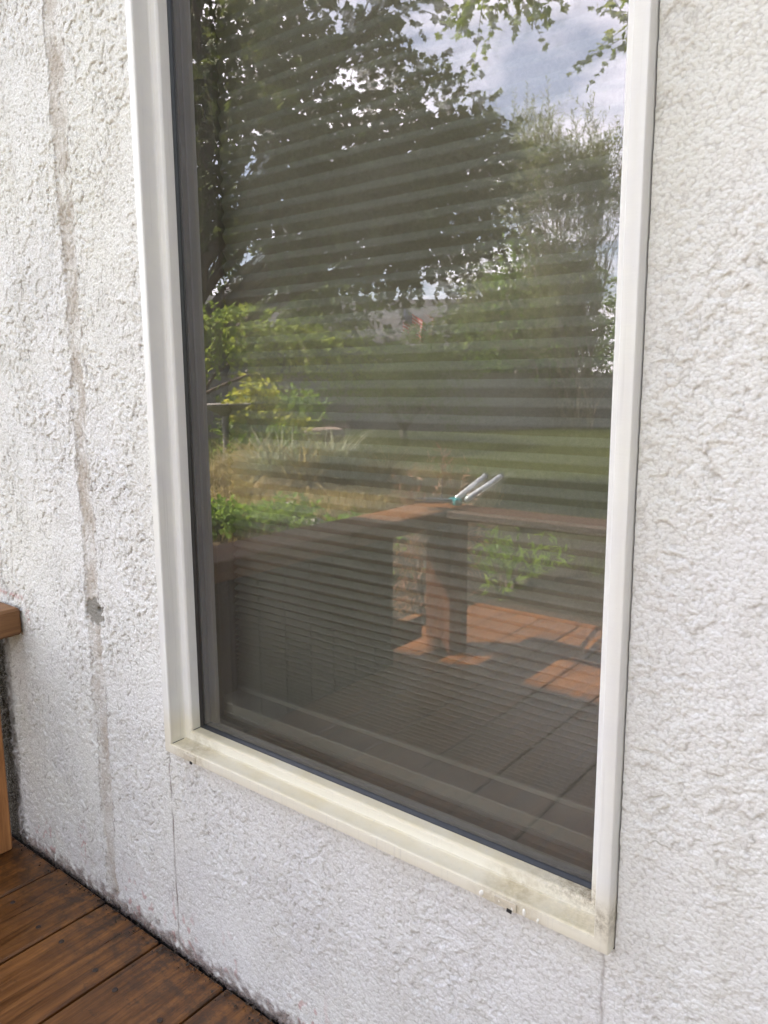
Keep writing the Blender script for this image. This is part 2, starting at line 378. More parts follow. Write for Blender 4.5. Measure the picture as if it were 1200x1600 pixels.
# ------------------------------------------------------------------ ground
def ground_z(x, y):
    """yard level; a low planted mound on the left"""
    x = np.asarray(x, float); y = np.asarray(y, float)
    m = np.exp(-(((x + 6.4) / 2.6) ** 2 + ((y + 5.6) / 2.4) ** 2)) * 0.14
    r = .02 * np.sin(x * .9 + 1.3) * np.cos(y * .7)
    return -0.4 + m + r * (np.abs(x) < 60)
def build_ground():
    ax = np.concatenate([[-300, -120, -60, -40], np.arange(-32, 12.01, .25), [20, 60, 150, 300]])
    ay = np.concatenate([[-300, -120, -70, -45], np.arange(-34, 2.01, .25), [10, 60, 150, 300]])
    X, Y = np.meshgrid(ax, ay, indexing='ij'); Z = ground_z(X, Y)
    V = np.stack([X, Y, Z], -1).reshape(-1, 3); nx, ny = len(ax), len(ay)
    i, j = np.meshgrid(np.arange(nx - 1), np.arange(ny - 1), indexing='ij'); a = (i * ny + j).ravel()
    F = np.stack([a, a + ny, a + ny + 1, a + 1], -1)
    bed = np.exp(-(((X + 6.2) / 2.5) ** 2 + ((Y + 5.0) / 2.3) ** 2)) * 1.4
    s = NT('yard_soil_and_lawn'); co = s.coord(); n = s.noise(co, 1.6, 5, .6); f = s.noise(co, 30, 4, .8)
    lawn = s.mix(s.rng(f, .3, .7), C(.055, .075, .018), C(.13, .15, .05))
    soil = s.mix(s.rng(f, .3, .7), C(.11, .07, .045), C(.34, .25, .16))
    lawn = s.mix(s.attr('near_shade'), lawn, s.mix(s.rng(f, .3, .7), C(.022, .018, .013), C(.07, .055, .038)))  # ground beside the deck darkened in colour to stand in for shade
    b = s.math('ADD', s.attr('bed'), s.math('MULTIPLY', s.math('SUBTRACT', n, .5), 1.6))
    c = s.mix(s.rng(b, .42, .6), lawn, soil); s.bsdf(c, .95, f, .8, .03, spec=.2)
    o = put('ground', np_mesh('ground', V, F, {'bed': bed.ravel(), 'near_shade': (sst(-5.6, -4.6, Y) * sst(-6, -4.5, X)).ravel()}, True), s.m); tag(o, kind='structure')
build_ground()

# ------------------------------------------------------------------ house
XL, XR, ZB, ZT = -1.4045 * K, -0.364 * K, 0.529 * K, 1.50      # outer edges of the window frame
def stucco_relief(X, Z):
    wx = perlin(X / .030, Z / .030, 1) * .006; wz = perlin(X / .030, Z / .030, 2) * .006
    x = X + wx; z = Z + wz
    n1 = perlin(x / .013, z / .013, 3) + .40 * perlin(x / .0060, z / .0060, 4)
    zone = sst(-.55, .30, perlin(X / .11, Z / .16, 5) + .5 * perlin(X / .05, Z / .05, 6))
    plate = sst(-.06, .06, n1 + .10); 
    n2 = perlin(X / .0050, Z / .0050, 7); n3 = perlin(X / .0029, Z / .0029, 8)
    h = zone * plate * .0014 + n2 * .00030 + n3 * .00050 + perlin(X / .05, Z / .05, 9) * .0008 + perlin(X / .010, Z / .010, 44) * .0005
    edge = np.exp(-((n1 + .12) / .055) ** 2) * zone * sst(-.05, .40, perlin(X / .022, Z / .022, 10) + .08)
    vert = np.exp(-(perlin(x / .011, z / .035, 11) / .06) ** 2) * sst(.0, .30, perlin(X / .06, Z / .16, 12) + .12 * (X < -.9)) * sst(-.3, .2, perlin(X / .012, Z / .014, 47))
    pits = sst(.52, .68, perlin(x / .0055, z / .0055, 13) + .25 * perlin(X / .08, Z / .08, 14))
    h = h - edge * .0017 - vert * .0007 - pits * .0012
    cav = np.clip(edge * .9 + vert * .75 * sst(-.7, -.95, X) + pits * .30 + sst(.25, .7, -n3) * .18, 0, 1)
    # old vertical patch line left of the window
    sx = -1.0225 - .010 * Z / 1.3 * 0 + .0035 * perlin(Z / .14, Z * 0 + .5, 15) + .0012 * perlin(Z / .02, Z * 0 + .2, 16)
    half = .0165 + .006 * perlin(Z / .07, Z * 0 + 3.5, 17) + .004 * sst(.9, 1.3, Z)
    u = np.abs(X - sx) - half + .0030 * perlin(X / .010, Z / .016, 18) + .0040 * perlin(X / .005, Z / .007, 45)
    seam = sst(.0020, -.0045, u); sk = seam
    h = h * (1 - .35 * seam) - .0016 * seam
    cav = np.maximum(cav * (1 - .35 * seam), np.exp(-((u) / .0016) ** 2) * .95 * sst(-.5, .2, perlin(X / .02, Z / .03, 19)))
    fade = .62 + .80 * perlin(X / .03, Z / .05, 20) + .45 * perlin(X / .006, Z / .009, 46); seam = np.clip(seam * fade, 0, 1)
    curl = np.exp(-(perlin(X / .011, Z / .018, 50) / .07) ** 2) * sst(-.1, .25, perlin(X / .02, Z / .03, 51)) * sk; h -= curl * .0014; cav = np.maximum(cav, curl * .95)
    # mortar filled hole with a small opening
    mx, mz = -1.0205, .478; d = np.sqrt(((X - mx - .25 * (Z - mz) * 0) / .0225) ** 2 + ((Z - mz) / .0205) ** 2) + .38 * perlin(X / .008, Z / .008, 21)
    mort = sst(1.08, .92, d); h = h * (1 - mort) - mort * (.0022 + .0006 * n3)
    hole = sst(1.2, .6, np.sqrt(((X - mx - .010) / .0050) ** 2 + ((Z - mz - .004) / .0040) ** 2)); h -= hole * .012
    crk = np.exp(-((X - mx - .003 - .002 * np.sin(Z * 700)) / .0006) ** 2) * (np.abs(Z - mz + .004) < .006); h -= crk * .002
    cav = np.maximum(cav * (1 - mort * .6), np.maximum(hole, crk * .8))
    # control grooves below both window corners
    grv = np.zeros_like(X)
    for gx, zt in ((-1.424 * K, .515 * K), (-.3785 * K, .52 * K)):
        c = gx + .0016 * perlin(Z / .018, Z * 0 + gx, 22)
        gv = np.exp(-((X - c) / .0015) ** 2) * sst(zt + .004, zt - .004, Z); st = np.clip(.62 + .9 * perlin(Z / .035, Z * 0 + 7, 23), .08, 1)
        h -= gv * .0026 * st; cav = np.maximum(cav, gv * 1.0 * st); grv = np.maximum(grv, gv * st)
        sid = np.exp(-((X - c) / .012) ** 2) * sst(zt + .01, zt - .01, Z); h = h * (1 - .5 * sid)
    # ragged dirty bottom edge
    be = .007 + .005 * perlin(X / .03, X * 0, 24) + .005 * perlin(X / .008, Z / .008, 25)
    low = sst(be, be - .012, Z); h -= low * .002
    dirt = sst(.030, .006, Z + .014 * perlin(X / .016, Z / .01, 26)) * sst(-.45, .3, perlin(X / .012, Z / .012, 27) + .3)
    base = np.clip(np.maximum(low * .9, dirt * .8), 0, 1)
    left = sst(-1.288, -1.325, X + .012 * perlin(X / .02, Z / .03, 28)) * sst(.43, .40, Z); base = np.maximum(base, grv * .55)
    rust = sst(.25, .5, perlin(X / .011, Z / .014, 29)) * sst(.10, .03, Z) * sst(-.1, .25, perlin(X / .09, Z * 0 + 9, 30))
    rust = np.maximum(rust, sst(.05, .35, perlin(X / .006, Z / .009, 31)) * np.exp(-(((X + 1.10) / .010) ** 2 + ((Z - .075) / .030) ** 2)))
    bx = np.exp(-(((X + 1.222) / .006) ** 2 + ((Z - .435) / .012) ** 2)); rust = np.maximum(rust, bx * 1.2 * sst(-.2, .2, perlin(X / .005, Z / .005, 32)))
    top = np.exp(-((Z - .462) / .004) ** 2) * sst(-1.222, -1.24, X); rust = np.maximum(rust, top * sst(-.3, .1, perlin(X / .008, Z / .006, 33)))
    return h, cav, seam, mort, np.clip(rust, 0, 1), base, left
def build_stucco(parent):
    st = .00135; gap = .0010
    xs = np.arange(-1.62, .22, st); zs = np.arange(-.012, 1.50, st)
    X, Z = np.meshgrid(xs, zs, indexing='ij')
    h, cav, seam, mort, rust, base, grime = stucco_relief(X, Z)
    h = h * (1 - .38 * sst(-.45, -.2, X))
    # snap grid lines to the window opening
    V = np.stack([X, -h - .0, Z], -1).reshape(-1, 3)
    nx, nz = len(xs), len(zs); i, j = np.meshgrid(np.arange(nx - 1), np.arange(nz - 1), indexing='ij')
    cx = xs[i] + st / 2; cz = zs[j] + st / 2
    gr = gap + .0007 * perlin(cz / .008, cx / .008, 40)
    keep = ~((cx > XL - gr) & (cx < XR + gr) & (cz > ZB - gr))
    keep &= ~((cz < -.008 + .002 * perlin(cx / .012, cx * 0 + 3, 41)))
    a = (i * nz + j)[keep]; F = np.stack([a, a + nz, a + nz + 1, a + 1], -1)
    used = np.zeros(nx * nz, bool); used[F.ravel()] = True; idx = np.cumsum(used) - 1
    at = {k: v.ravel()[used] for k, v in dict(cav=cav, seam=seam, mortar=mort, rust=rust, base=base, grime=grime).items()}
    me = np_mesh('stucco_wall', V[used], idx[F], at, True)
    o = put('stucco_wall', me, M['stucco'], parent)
    # the same wall beyond the finely modelled stretch
    b = MB()
    def sheet(x0, x1, z0, z1): b.add([(x0, 0, z0), (x1, 0, z0), (x1, 0, z1), (x0, 0, z1)], [(0, 1, 2, 3)])
    x0, x1 = xs[0], xs[-1]
    sheet(-9, x0, .0, 2.4); sheet(x1, 5, .0, 2.4); sheet(x0, x1, 1.4985, 2.4)
    b.build('plain_stucco', M['stucco'], parent)
    return o

def frame_ring(mb, prof, xl, xr, zb, zt, mi=0, close=True):
    """extrude a (inward, depth) profile round a rectangle with mitred corners"""
    n = len(prof); vs = []
    for (cx, cz, sx, sz) in ((xl, zb, 1, 1), (xr, zb, -1, 1), (xr, zt, -1, -1), (xl, zt, 1, -1)):
        for u, y in prof: vs.append((cx + sx * u, y, cz + sz * u))
    fs = []
    for k in range(4):
        k2 = (k + 1) % 4
        for i in range(n - (0 if close else 1)):
            i2 = (i + 1) % n; fs.append((k * n + i, k2 * n + i, k2 * n + i2, k * n + i2))
    mb.add(vs, fs, mi)
    return mb
def rounded(prof, r=.0012):
    """cut every corner of an open profile a little"""
    out = [prof[0]]
    for a, b, c in zip(prof, prof[1:], prof[2:]):
        A, B_, C_ = Vector(a), Vector(b), Vector(c); rr = min(r, (A - B_).length * .4, (C_ - B_).length * .4)
        p, q = B_ + (A - B_).normalized() * rr, B_ + (C_ - B_).normalized() * rr
        m = (p + q + 2 * B_) / 4; out += [tuple(p), tuple(m), tuple(q)]
    return out + [prof[-1]]

def build_window(house):
    f0, y0, f1, y1, f2, yg = .0138, -.0144, .0138, .0088, .0276, .0282
    # outer flange, step and glazing ledge in one extruded vinyl profile
    prof = rounded([(0.0, .02), (0.0, y0 + .002), (.0009, y0), (f0 - .001, y0), (f0, y0 + .002), (f1 + .0006, .0065), (f1 + .0022, y1), (f2 - .0022, y1), (f2, y1 + .003), (f2, yg)], .0011)
    b = MB(); frame_ring(b, prof + [(f2 + .0, .034), (0.0, .034)], XL, XR, ZB, ZT)
    w = b.build('window', M['vinyl'], house)
    w.data.polygons.foreach_set('use_smooth', [True] * len(w.data.polygons))
    es = w.modifiers.new('edge', 'EDGE_SPLIT'); es.split_angle = math.radians(28)
    gx0, gx1, gz0, gz1 = XL + f2, XR - f2, ZB + f2, ZT - f2
    # soft black gasket lip against the glass
    b = MB(); frame_ring(b, [(-.0004, .0248), (.0010, .0246), (.0034, .0270), (.0042, .0284), (-.0004, .0284)], gx0, gx1, gz0, gz1); b.build('gasket', M['gasket'], w)
    b = MB(); b.box(gx0 - .004, gx1 + .004, .0285, .0315, gz0 - .004, gz1 + .004); g1 = b.build('glass_pane', M['glass_out'], w); g1['label'] = 'outer pane of the double glazing'
    # inner pane sits a touch out of parallel so far things are seen twice
    b = MB(); b.box((gx0 - gx1) / 2, (gx1 - gx0) / 2, -.0015, .0015, (gz0 - gz1) / 2, (gz1 - gz0) / 2); g2 = b.build('glass_pane', M['glass_in'], w)
    g2.location = ((gx0 + gx1) / 2, .043, (gz0 + gz1) / 2); g2.rotation_euler = (math.radians(.09), 0, math.radians(-.42)); g2['label'] = 'inner pane of the double glazing'
    b = MB(); frame_ring(b, [(-.004, .032), (.0055, .032), (.0055, .0385), (-.004, .0385)], gx0, gx1, gz0, gz1); b.build('spacer', M['spacer'], w)
    # inner half of the frame
    prof2 = [(-.003, .047), (.008, .047), (.009, .049), (.009, .058), (.002, .062), (.001, .0665), (-.02, .0665), (-.02, .047)]
    b = MB(); frame_ring(b, prof2, gx0, gx1, gz0, gz1); b.build('inner_frame', M['jamb'], w)
    # open mitres where the jambs meet the bottom member
    for (ax, ay, az), (bx, by, bz) in (((XL + f0 + .0006, y0 + .0025, ZB + f0 + .0004), (XL + f1 + .0009, y1 - .001, ZB + f1 + .0006)), ((XL + f2 + .0004, y1 + .0035, ZB + f2 + .0004), (XL + f2 + .0004, yg - .003, ZB + f2 + .0004)),
                                       ((XL + f0 + .001, y1 - .0008, ZB + f0 + .0012), (XR - f0 - .001, y1 - .0008, ZB + f0 + .0012))):
        b = MB(); b.tube([(ax, ay, az), (bx, by, bz)], .00045, 6); b.build('joint_gap', M['gasket'] if abs(ax - bx) < .1 else M['cover'], w)
    # drain covers on the bottom flange
    for cx, gapw in ((-.7895, .0040), (-.3185, .0050)):
        b = MB(); b.box(cx - .012, cx + .012, y0 - .0012, y0 - .0002, ZB + .0012, ZB + .0105, bev=.0005)
        b.box(cx + .002, cx + .0022 + gapw, y0 - .0022, y0 - .0010, ZB + .0001, ZB + .0034, 1, M=Matrix.Translation((cx, 0, ZB)) @ Matrix.Rotation(.12, 4, 'Y') @ Matrix.Translation((-cx, 0, -ZB)))
        c = b.build('drain_cover', [M['cover'], M['gasket']], w)
    # caulk and paint blobs
    for cx, cz, s in ((-.345, .3225, .0030), (-.311, .3215, .0024), (-.299, .3225, .0026), (-.285, .3205, .0018), (-.325, .3235, .0020), (-.783, .3215, .0016)):
        b = MB(); vs = []; n = 8
        for ri, (rr, d) in enumerate(((1, 0), (.8, .5), (.4, .8))):
            for k in range(n):
                t = 2 * math.pi * k / n; q = 1 + .25 * math.sin(t * 2 + cx * 90); vs.append((cx + math.cos(t) * rr * s * q * .8, y0 - d * .0016, cz + math.sin(t) * rr * s * 1.4 * q))
        fs = [(r * n + k, r * n + (k + 1) % n, (r + 1) * n + (k + 1) % n, (r + 1) * n + k) for r in (0, 1) for k in range(n)] + [tuple(2 * n + k for k in range(n))]
        b.add(vs, fs, 0, True); b.build('paint_drip', M['blob'], w)
    return w
M['cover'] = mat_simple('stained_cover', C(.52, .46, .36), .5, .25, 120)
M['blob'] = mat_simple('paint_blob', C(.72, .69, .62), .4, .05, 100)

def build_house():
    h = thing('house', 'white rough stucco house wall with a white framed window above the deck', 'house')
    build_stucco(h); w = build_window(h)
    wo = (-9.0, 5.0)
    b = MB()   # shell behind the stucco: thickness of the front wall round the opening, other walls
    y0, y1 = .0345, .15; ox0, ox1, oz0, oz1 = XL - .012, XR + .012, ZB - .012, ZT + .012
    b.box(wo[0], ox0, y0, y1, 0, 2.4); b.box(ox1, wo[1], y0, y1, 0, 2.4); b.box(ox0, ox1, y0, y1, 0, oz0); b.box(ox0, ox1, y0, y1, oz1, 2.4)
    b.box(wo[0], wo[0] + .15, y1, 7, 0, 2.4); b.box(wo[1] - .15, wo[1], y1, 7, 0, 2.4); b.box(wo[0], wo[1], 7, 7.15, 0, 2.4)
    b.build('wall_shell', M['room'], h)
    b = MB()   # closes the narrow joint behind the stucco edge
    frame_ring(b, [(-.05, .004), (.006, .004), (.006, .033), (-.05, .033)], XL, XR, ZB, ZT); b.build('flashing', M['gasket'], h)
    b = MB(); b.box(wo[0], wo[1], .010, .15, -.6, -.013); b.build('foundation', M['foundation'], h)
    b = MB(); b.box(wo[0] + .2, wo[1] - .2, .16, 6.9, -.3, -.1); b.build('room_floor', M['room'], h)
    b = MB(); b.box(wo[0] - .1, wo[1] + .1, -.022, 7.3, 2.4, 2.5)
    b.build('eave', M['soffit'], h)
    b = MB(); zr = 2.505
    b.add([(wo[0] - .2, -.030, zr), (wo[1] + .2, -.030, zr), (wo[1] + .2, 3.6, zr + 1.2), (wo[0] - .2, 3.6, zr + 1.2), (wo[1] + .2, 7.35, zr), (wo[0] - .2, 7.35, zr)],
          [(0, 1, 2, 3), (3, 2, 4, 5), (1, 4, 2), (0, 3, 5), (0, 5, 4, 1)]); b.build('roof', M['shingle'], h)
    # interior trim seen through the glass
    gx0, gx1, gz0 = XL + .0276, XR - .0276, ZB + .0276
    b = MB(); b.box(gx0 - .030, gx0 - .0205, .067, .149, gz0 - .02, ZT); b.box(gx1 + .0205, gx1 + .030, .067, .149, gz0 - .02, ZT)
    b.box(gx0 - .0205, gx1 + .0205, .067, .149, ZT - .03, ZT); b.build('window_jamb', M['jamb'], h)
    b = MB(); b.box(gx0 - .0205, gx1 + .0205, .067, .0705, .300, .3535); b.box(gx0 - .0205, gx1 + .0205, .0695, .152, .300, .3668, bev=.0015); b.build('interior_sill', M['stool'], h)
    return h
build_house()

def build_shade():
    t = thing('cellular_shade', 'olive grey pleated cellular shade hanging inside the window, its lowest pleats stacked close', 'shade')
    x0, x1, yb = -.834, -.229, .118
    zs = [.3745]; z = .3745
    while z < 1.46:
        zk = z / K; p = np.interp(zk, [.62, .66, .72, .80, .95, 1.30, 2.0], [.0065, .0085, .0125, .0160, .0240, .0325, .0360]) * K
        p *= random.uniform(.96, 1.04); z += p; zs.append(z)
    V = []; F = []; i = 0; r2 = np.random.default_rng(3)
    nxs = 60; xs = np.linspace(x0, x1, nxs)
    rows = []
    for a, b_ in zip(zs[:-1], zs[1:]):
        p = b_ - a; dep = math.sqrt(max(.0122 ** 2 - p * p * .25, 1e-6)) * .85
        # crease, lower facet bulging out, round nose, upper facet back to the crease
        for fz, fy in ((0.0, 0.0), (.06, .10), (.30, .66), (.47, .97), (.53, 1.0), (.60, .95), (.80, .50), (.96, .08)):
            rows.append((a + p * fz, yb - dep * fy))
    rows.append((zs[-1], yb))
    wz = np.cumsum(r2.normal(0, 1, (nxs,))) * .00003; wz -= np.linspace(wz[0], wz[-1], nxs)
    V = np.array([[(x, y + .0004 * math.sin(x * 9 + z * 5), z + wz[k]) for k, x in enumerate(xs)] for z, y in rows]).reshape(-1, 3)
    nr = len(rows); ii, jj = np.meshgrid(np.arange(nr - 1), np.arange(nxs - 1), indexing='ij'); a = (ii * nxs + jj).ravel()
    F = np.stack([a, a + 1, a + nxs + 1, a + nxs], -1)
    # back face gives the cells their thickness
    Vb = np.array([(x, yb + .012, z) for z in (zs[0], zs[-1]) for x in (x0, x1)]); o = len(V)
    F = np.concatenate([F, [[o, o + 2, o + 3, o + 1]]]); V = np.concatenate([V, Vb])
    put('pleated_fabric', np_mesh('pleated_fabric', V, F), M['fabric'], t)
    b = MB(); b.box(x0 - .001, x1 + .001, yb - .010, yb + .014, .3672, .3744, bev=.0015); b.build('bottom_rail', M['stool'], t)
build_shade()

# ------------------------------------------------------------------ deck and bench
def build_deck():
    w = .2387 * K; x = -1.964 * K - 2 * w; V = []; b = MB(); bd = []
    k = 0
    while x < 3.2:
        g = .0022; n0 = len(b.v)
        dz = random.uniform(-.0008, .0008); ye = -.0040 - random.uniform(0, .003)
        b.box(x + g, x + w - g, -1.72, ye, -.034, 0.0 + dz, bev=.0028)
        bd += [((k * 37) % 11) / 11.0] * (len(b.v) - n0); x += w; k += 1
    n0 = len(b.v)
    for yy in (-.10, -.55, -1.05, -1.60): b.box(-1.5, 3.2, yy - .02, yy + .02, -.19, -.036)
    b.box(-1.52, -1.46, -1.74, -.01, -.19, -.036); b.box(-1.46, 3.2, -1.76, -1.722, -.19, .0)
    for xx in (-1.4, 0, 1.5, 3.0):
        for yy in (-.3, -1.6): b.box(xx - .045, xx + .045, yy - .045, yy + .045, -.6, -.192)
    bd += [.3] * (len(b.v) - n0)
    nb = len(b.v); x = -1.964 * K - 2 * w
    while x < .6:
        for yy in (-.10, -.55, -1.05):
            for q in (.026, w - .026):
                cx, cy = x + q + random.uniform(-.004, .004), yy + random.uniform(-.006, .006)
                b.lathe([(.0001, .0009), (.0034, .0012), (.0040, .0004), (.0041, -.001)], 10, 1, (cx, cy, 0))
        x += w
    bd += [0.0] * (len(b.v) - nb)
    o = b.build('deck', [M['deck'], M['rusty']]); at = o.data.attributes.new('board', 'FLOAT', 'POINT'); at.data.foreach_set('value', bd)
    tag(o, kind='structure')
    # leaf litter and grit in the joint along the wall
    N = 520; pos = np.zeros((N, 3)); pos[:, 0] = RNG.uniform(-1.30, -.35, N); pos[:, 1] = -np.abs(RNG.normal(0, .010, N)) - .002; pos[:, 2] = .0015
    T = np.array([(-1, 0, 0), (0, -.7, .3), (1, 0, .2), (0, .8, .5)]); sc = RNG.uniform(.0008, .0028, N)
    V, F = scatter(T, np.array([[0, 1, 2, 3]]), pos, rand_rot(N), sc)
    o = put('grit', np_mesh('grit', V, F), mat_simple('grit_debris', C(.05, .035, .025), .9, .6, 200)); tag(o, 'dark grit and leaf crumbs along the foot of the wall', 'grit', kind='stuff')

def rand_rot(n, tilt=None):
    q = RNG.normal(size=(n, 4)); q /= np.linalg.norm(q, axis=1)[:, None]; w, x, y, z = q.T
    return np.stack([1 - 2 * (y * y + z * z), 2 * (x * y - z * w), 2 * (x * z + y * w), 2 * (x * y + z * w), 1 - 2 * (x * x + z * z), 2 * (y * z - x * w), 2 * (x * z - y * w), 2 * (y * z + x * w), 1 - 2 * (x * x + y * y)], -1).reshape(n, 3, 3)
def frame_from(d, up=None, roll=None):
    """rows -> matrices whose y axis is d (n,3), random roll"""
    n = len(d); d = d / np.linalg.norm(d, axis=1)[:, None]
    r = RNG.normal(size=(n, 3)) if up is None else up + RNG.normal(size=(n, 3)) * (roll or .3)
    x = np.cross(d, r); x /= np.linalg.norm(x, axis=1)[:, None] + 1e-9; z = np.cross(x, d)
    return np.stack([x, d, z], -1)
def scatter(T, TF, pos, rot, sc):
    V = np.einsum('nij,kj->nki', rot, T) * np.asarray(sc).reshape(-1, 1, 1) + pos[:, None, :]
    n, k = len(pos), len(T); F = TF[None] + (np.arange(n) * k)[:, None, None]
    return V.reshape(-1, 3), F.reshape(-1, TF.shape[1])
build_deck()

def build_bench():
    t = thing('wooden_bench', 'low brown wooden bench built along the deck edge, turning a corner away from the wall', 'bench')
    zt, th = .744 * K, .046
    def brd(b): o = b
    b = MB(); b.box(-2.30 * K, -2.06 * K, -2.22 * K, -.004, zt - th, zt, bev=.004); o = b.build('seat_board', M['benchy'], t)
    b = MB(); b.box(-2.058 * K, .6, -2.20 * K, -1.993 * K, zt - .026, zt - .001, bev=.003); b.build('seat_board', M['benchx_shaded'], t)
    for x0, x1, y0, y1 in ((-2.19, -2.04, -2.18, -2.02), (-.9, -.74, -2.18, -2.02), (.5, .66, -2.18, -2.02)):
        b = MB(); b.box(x0 * K, x1 * K, y0 * K, y1 * K, .0, zt - .041, bev=.003); b.build('post', M['benchz'], t)
    b = MB()   # vertical boards closing the side below the seat
    b.box(-2.25 * K, -2.145 * K, -.092, -.028, .002, zt - th - .001, bev=.003); b.build('post', M['benchp'], t); b = MB()
    y = -.100
    while y > -1.62 * K:
        b.box(-2.225 * K, -2.185 * K, y - .083, y, .002, zt - th - .001, bev=.002); y -= .0865
    b.build('side_boards', M['sideb'], t)
    b = MB(); b.box(-2.225 * K, -2.175 * K, -1.97 * K, -1.72 * K, .05, .12, bev=.002); b.build('rail', M['benchy'], t)
build_bench()

def build_loppers():
    t = thing('pruning_loppers', 'long handled pruning loppers lying on the corner of the bench', 'loppers')
    zt = .744 * K
    hd = Vector((-1.235, -1.245, zt + .022)); e1 = Vector((-1.315, -1.56, zt + .062)); e2 = Vector((-1.27, -1.585, zt + .062))
    hb = hd + Vector((.03, -.01, 0))
    for a, e in ((hd, e1), (hb, e2)):
        b = MB(); m = a.lerp(e, .06); n_ = a.lerp(e, .97)
        b.tube([m, a.lerp(e, .5), n_], [.0085, .0092, .0092], 12); o = b.build('handle', M['metal'], t)
        b = MB(); b.tube([a.lerp(e, .95), a.lerp(e, 1.0)], [.0108, .0098], 12); b.build('end_cap', M['grip'], o)
    b = MB(); b.box(-.022, .022, -.012, .012, -.010, .010, bev=.003, M=Matrix.Translation(hd + Vector((.012, .012, 0))) @ Matrix.Rotation(.5, 4, 'Z')); b.build('joint', M['teal'], t)
    c = hd + Vector((.01, .02, 0))
    b = MB(); pr = [(0, 0), (.02, .03), (.018, .07), (-.006, .115), (-.012, .07), (-.02, .02)]
    for dz, sx, an in ((0, 1, .9), (.006, -1, 1.25)):
        vs = [(x * sx, y, z) for z in (-.002 + dz, .002 + dz) for x, y in pr]; n = 6
        fs = [tuple(range(n))[::-1], tuple(range(n, 2 * n))] + [(i, (i + 1) % n, n + (i + 1) % n, n + i) for i in range(n)]
        R = Matrix.Translation(c) @ Matrix.Rotation(an, 4, 'Z'); b.add([R @ Vector(v) for v in vs], fs)
    b.build('blade', M['steel'], t)
build_loppers()

# ------------------------------------------------------------------ vegetation
def gz(x, y): return float(ground_z(x, y))
def maple_leaf():
    ang = [(-90, .10), (-62, .34), (-38, .46), (-18, .36), (12, .62), (34, .40), (60, .52), (74, .46), (90, .74)]
    pts = [(r * math.cos(math.radians(a)), r * math.sin(math.radians(a)) + .3) for a, r in ang]
    out = pts + [(-x, y) for x, y in pts[-2:0:-1]]
    V = [(0, .3, 0)] + [(x, y, -.18 * abs(x) - .10 * (y - .3) ** 2 + .05 * ((i % 2) * 2 - 1)) for i, (x, y) in enumerate(out)]; n = len(out)
    F = [(0, 1 + i, 1 + (i + 1) % n) for i in range(n)]
    return np.array(V, float) * .75, np.array(F)
def oval_leaf(w=.32):
    V = np.array([(0, 0, 0), (w, .38, .08), (w * .7, .75, .05), (0, 1, -.06), (-w * .7, .75, .05), (-w, .38, .08), (0, .5, -.02)], float)
    F = np.array([(6, 0, 1), (6, 1, 2), (6, 2, 3), (6, 3, 4), (6, 4, 5), (6, 5, 0)]); return V, F
def blade_leaf(w=.07, bend=.25):
    V = np.array([(-w * .5, 0, 0), (w * .5, 0, 0), (w, .35, .02), (-w, .35, .02), (w * .8, .7, -bend * .4), (-w * .8, .7, -bend * .4), (0, 1, -bend)], float)
    F = np.array([(0, 1, 2), (0, 2, 3), (3, 2, 4), (3, 4, 5), (5, 4, 6)]); return V, F
LEAF = {'maple': maple_leaf(), 'oval': oval_leaf(), 'narrow': oval_leaf(.13), 'fine': (np.array([(0, 0, 0), (.10, .5, .05), (0, 1, 0), (-.10, .5, .05)], float), np.array([(0, 1, 2), (0, 2, 3)]))}

def sprays(base, dirn, length, nleaf, lsize, kind, droop=.35, spread=.5):
    """leafy twigs: returns leaf mesh arrays and twig polylines"""
    n = len(base); d = dirn / np.linalg.norm(dirn, axis=1)[:, None]
    t = (np.arange(nleaf) + .6) / nleaf
    L = np.asarray(length).reshape(-1, 1, 1)
    P = base[:, None] + d[:, None] * L * t[None, :, None]; P[..., 2] -= (droop * L[..., 0] * t[None] ** 2)
    P = P.reshape(-1, 3); dd = np.repeat(d, nleaf, 0); dd[:, 2] -= droop * np.tile(t, n)
    side = RNG.normal(size=dd.shape); side -= dd * (side * dd).sum(1)[:, None] / (dd * dd).sum(1)[:, None]; side /= np.linalg.norm(side, axis=1)[:, None]
    ld = dd * .55 + side * spread * 1.4 + RNG.normal(size=dd.shape) * .15; ld[:, 2] -= .25 * droop * 2
    up = np.tile(np.array([[0, 0, 1.]]), (len(P), 1))
    rot = frame_from(ld, up, .55)
    T, TF = LEAF[kind]; sc = lsize * RNG.uniform(.6, 1.25, len(P))
    V, F = scatter(T, TF, P, rot, sc); rn = np.repeat(np.repeat(RNG.random(n), nleaf) * .5 + RNG.random(len(P)) * .5, len(T))
    tw = (base, base + d * L[:, 0] * .55 - np.array([0, 0, 1]) * droop * L[:, 0] * .3, base + d * L[:, 0] - np.array([0, 0, 1]) * droop * L[:, 0])
    return V, F, rn, tw
def twig_mesh(tw, r):
    """three-sided thin twigs through three points each"""
    A, B, C_ = tw; n = len(A); Vs = []
    for k, (P, rr) in enumerate(((A, r), (B, r * .7), (C_, r * .3))):
        for a in (0, 2.1, 4.2): Vs.append(P + np.array([math.cos(a), math.sin(a), .4 * math.sin(a + 1)]) * rr)
    V = np.stack(Vs, 1).reshape(-1, 3); F = []
    for k in (0, 1):
        for i in range(3): F.append((k * 3 + i, k * 3 + (i + 1) % 3, k * 3 + 3 + (i + 1) % 3, k * 3 + 3 + i))
    F = np.array(F)[None] + (np.arange(n) * 9)[:, None, None]
    return V, F.reshape(-1, 4)
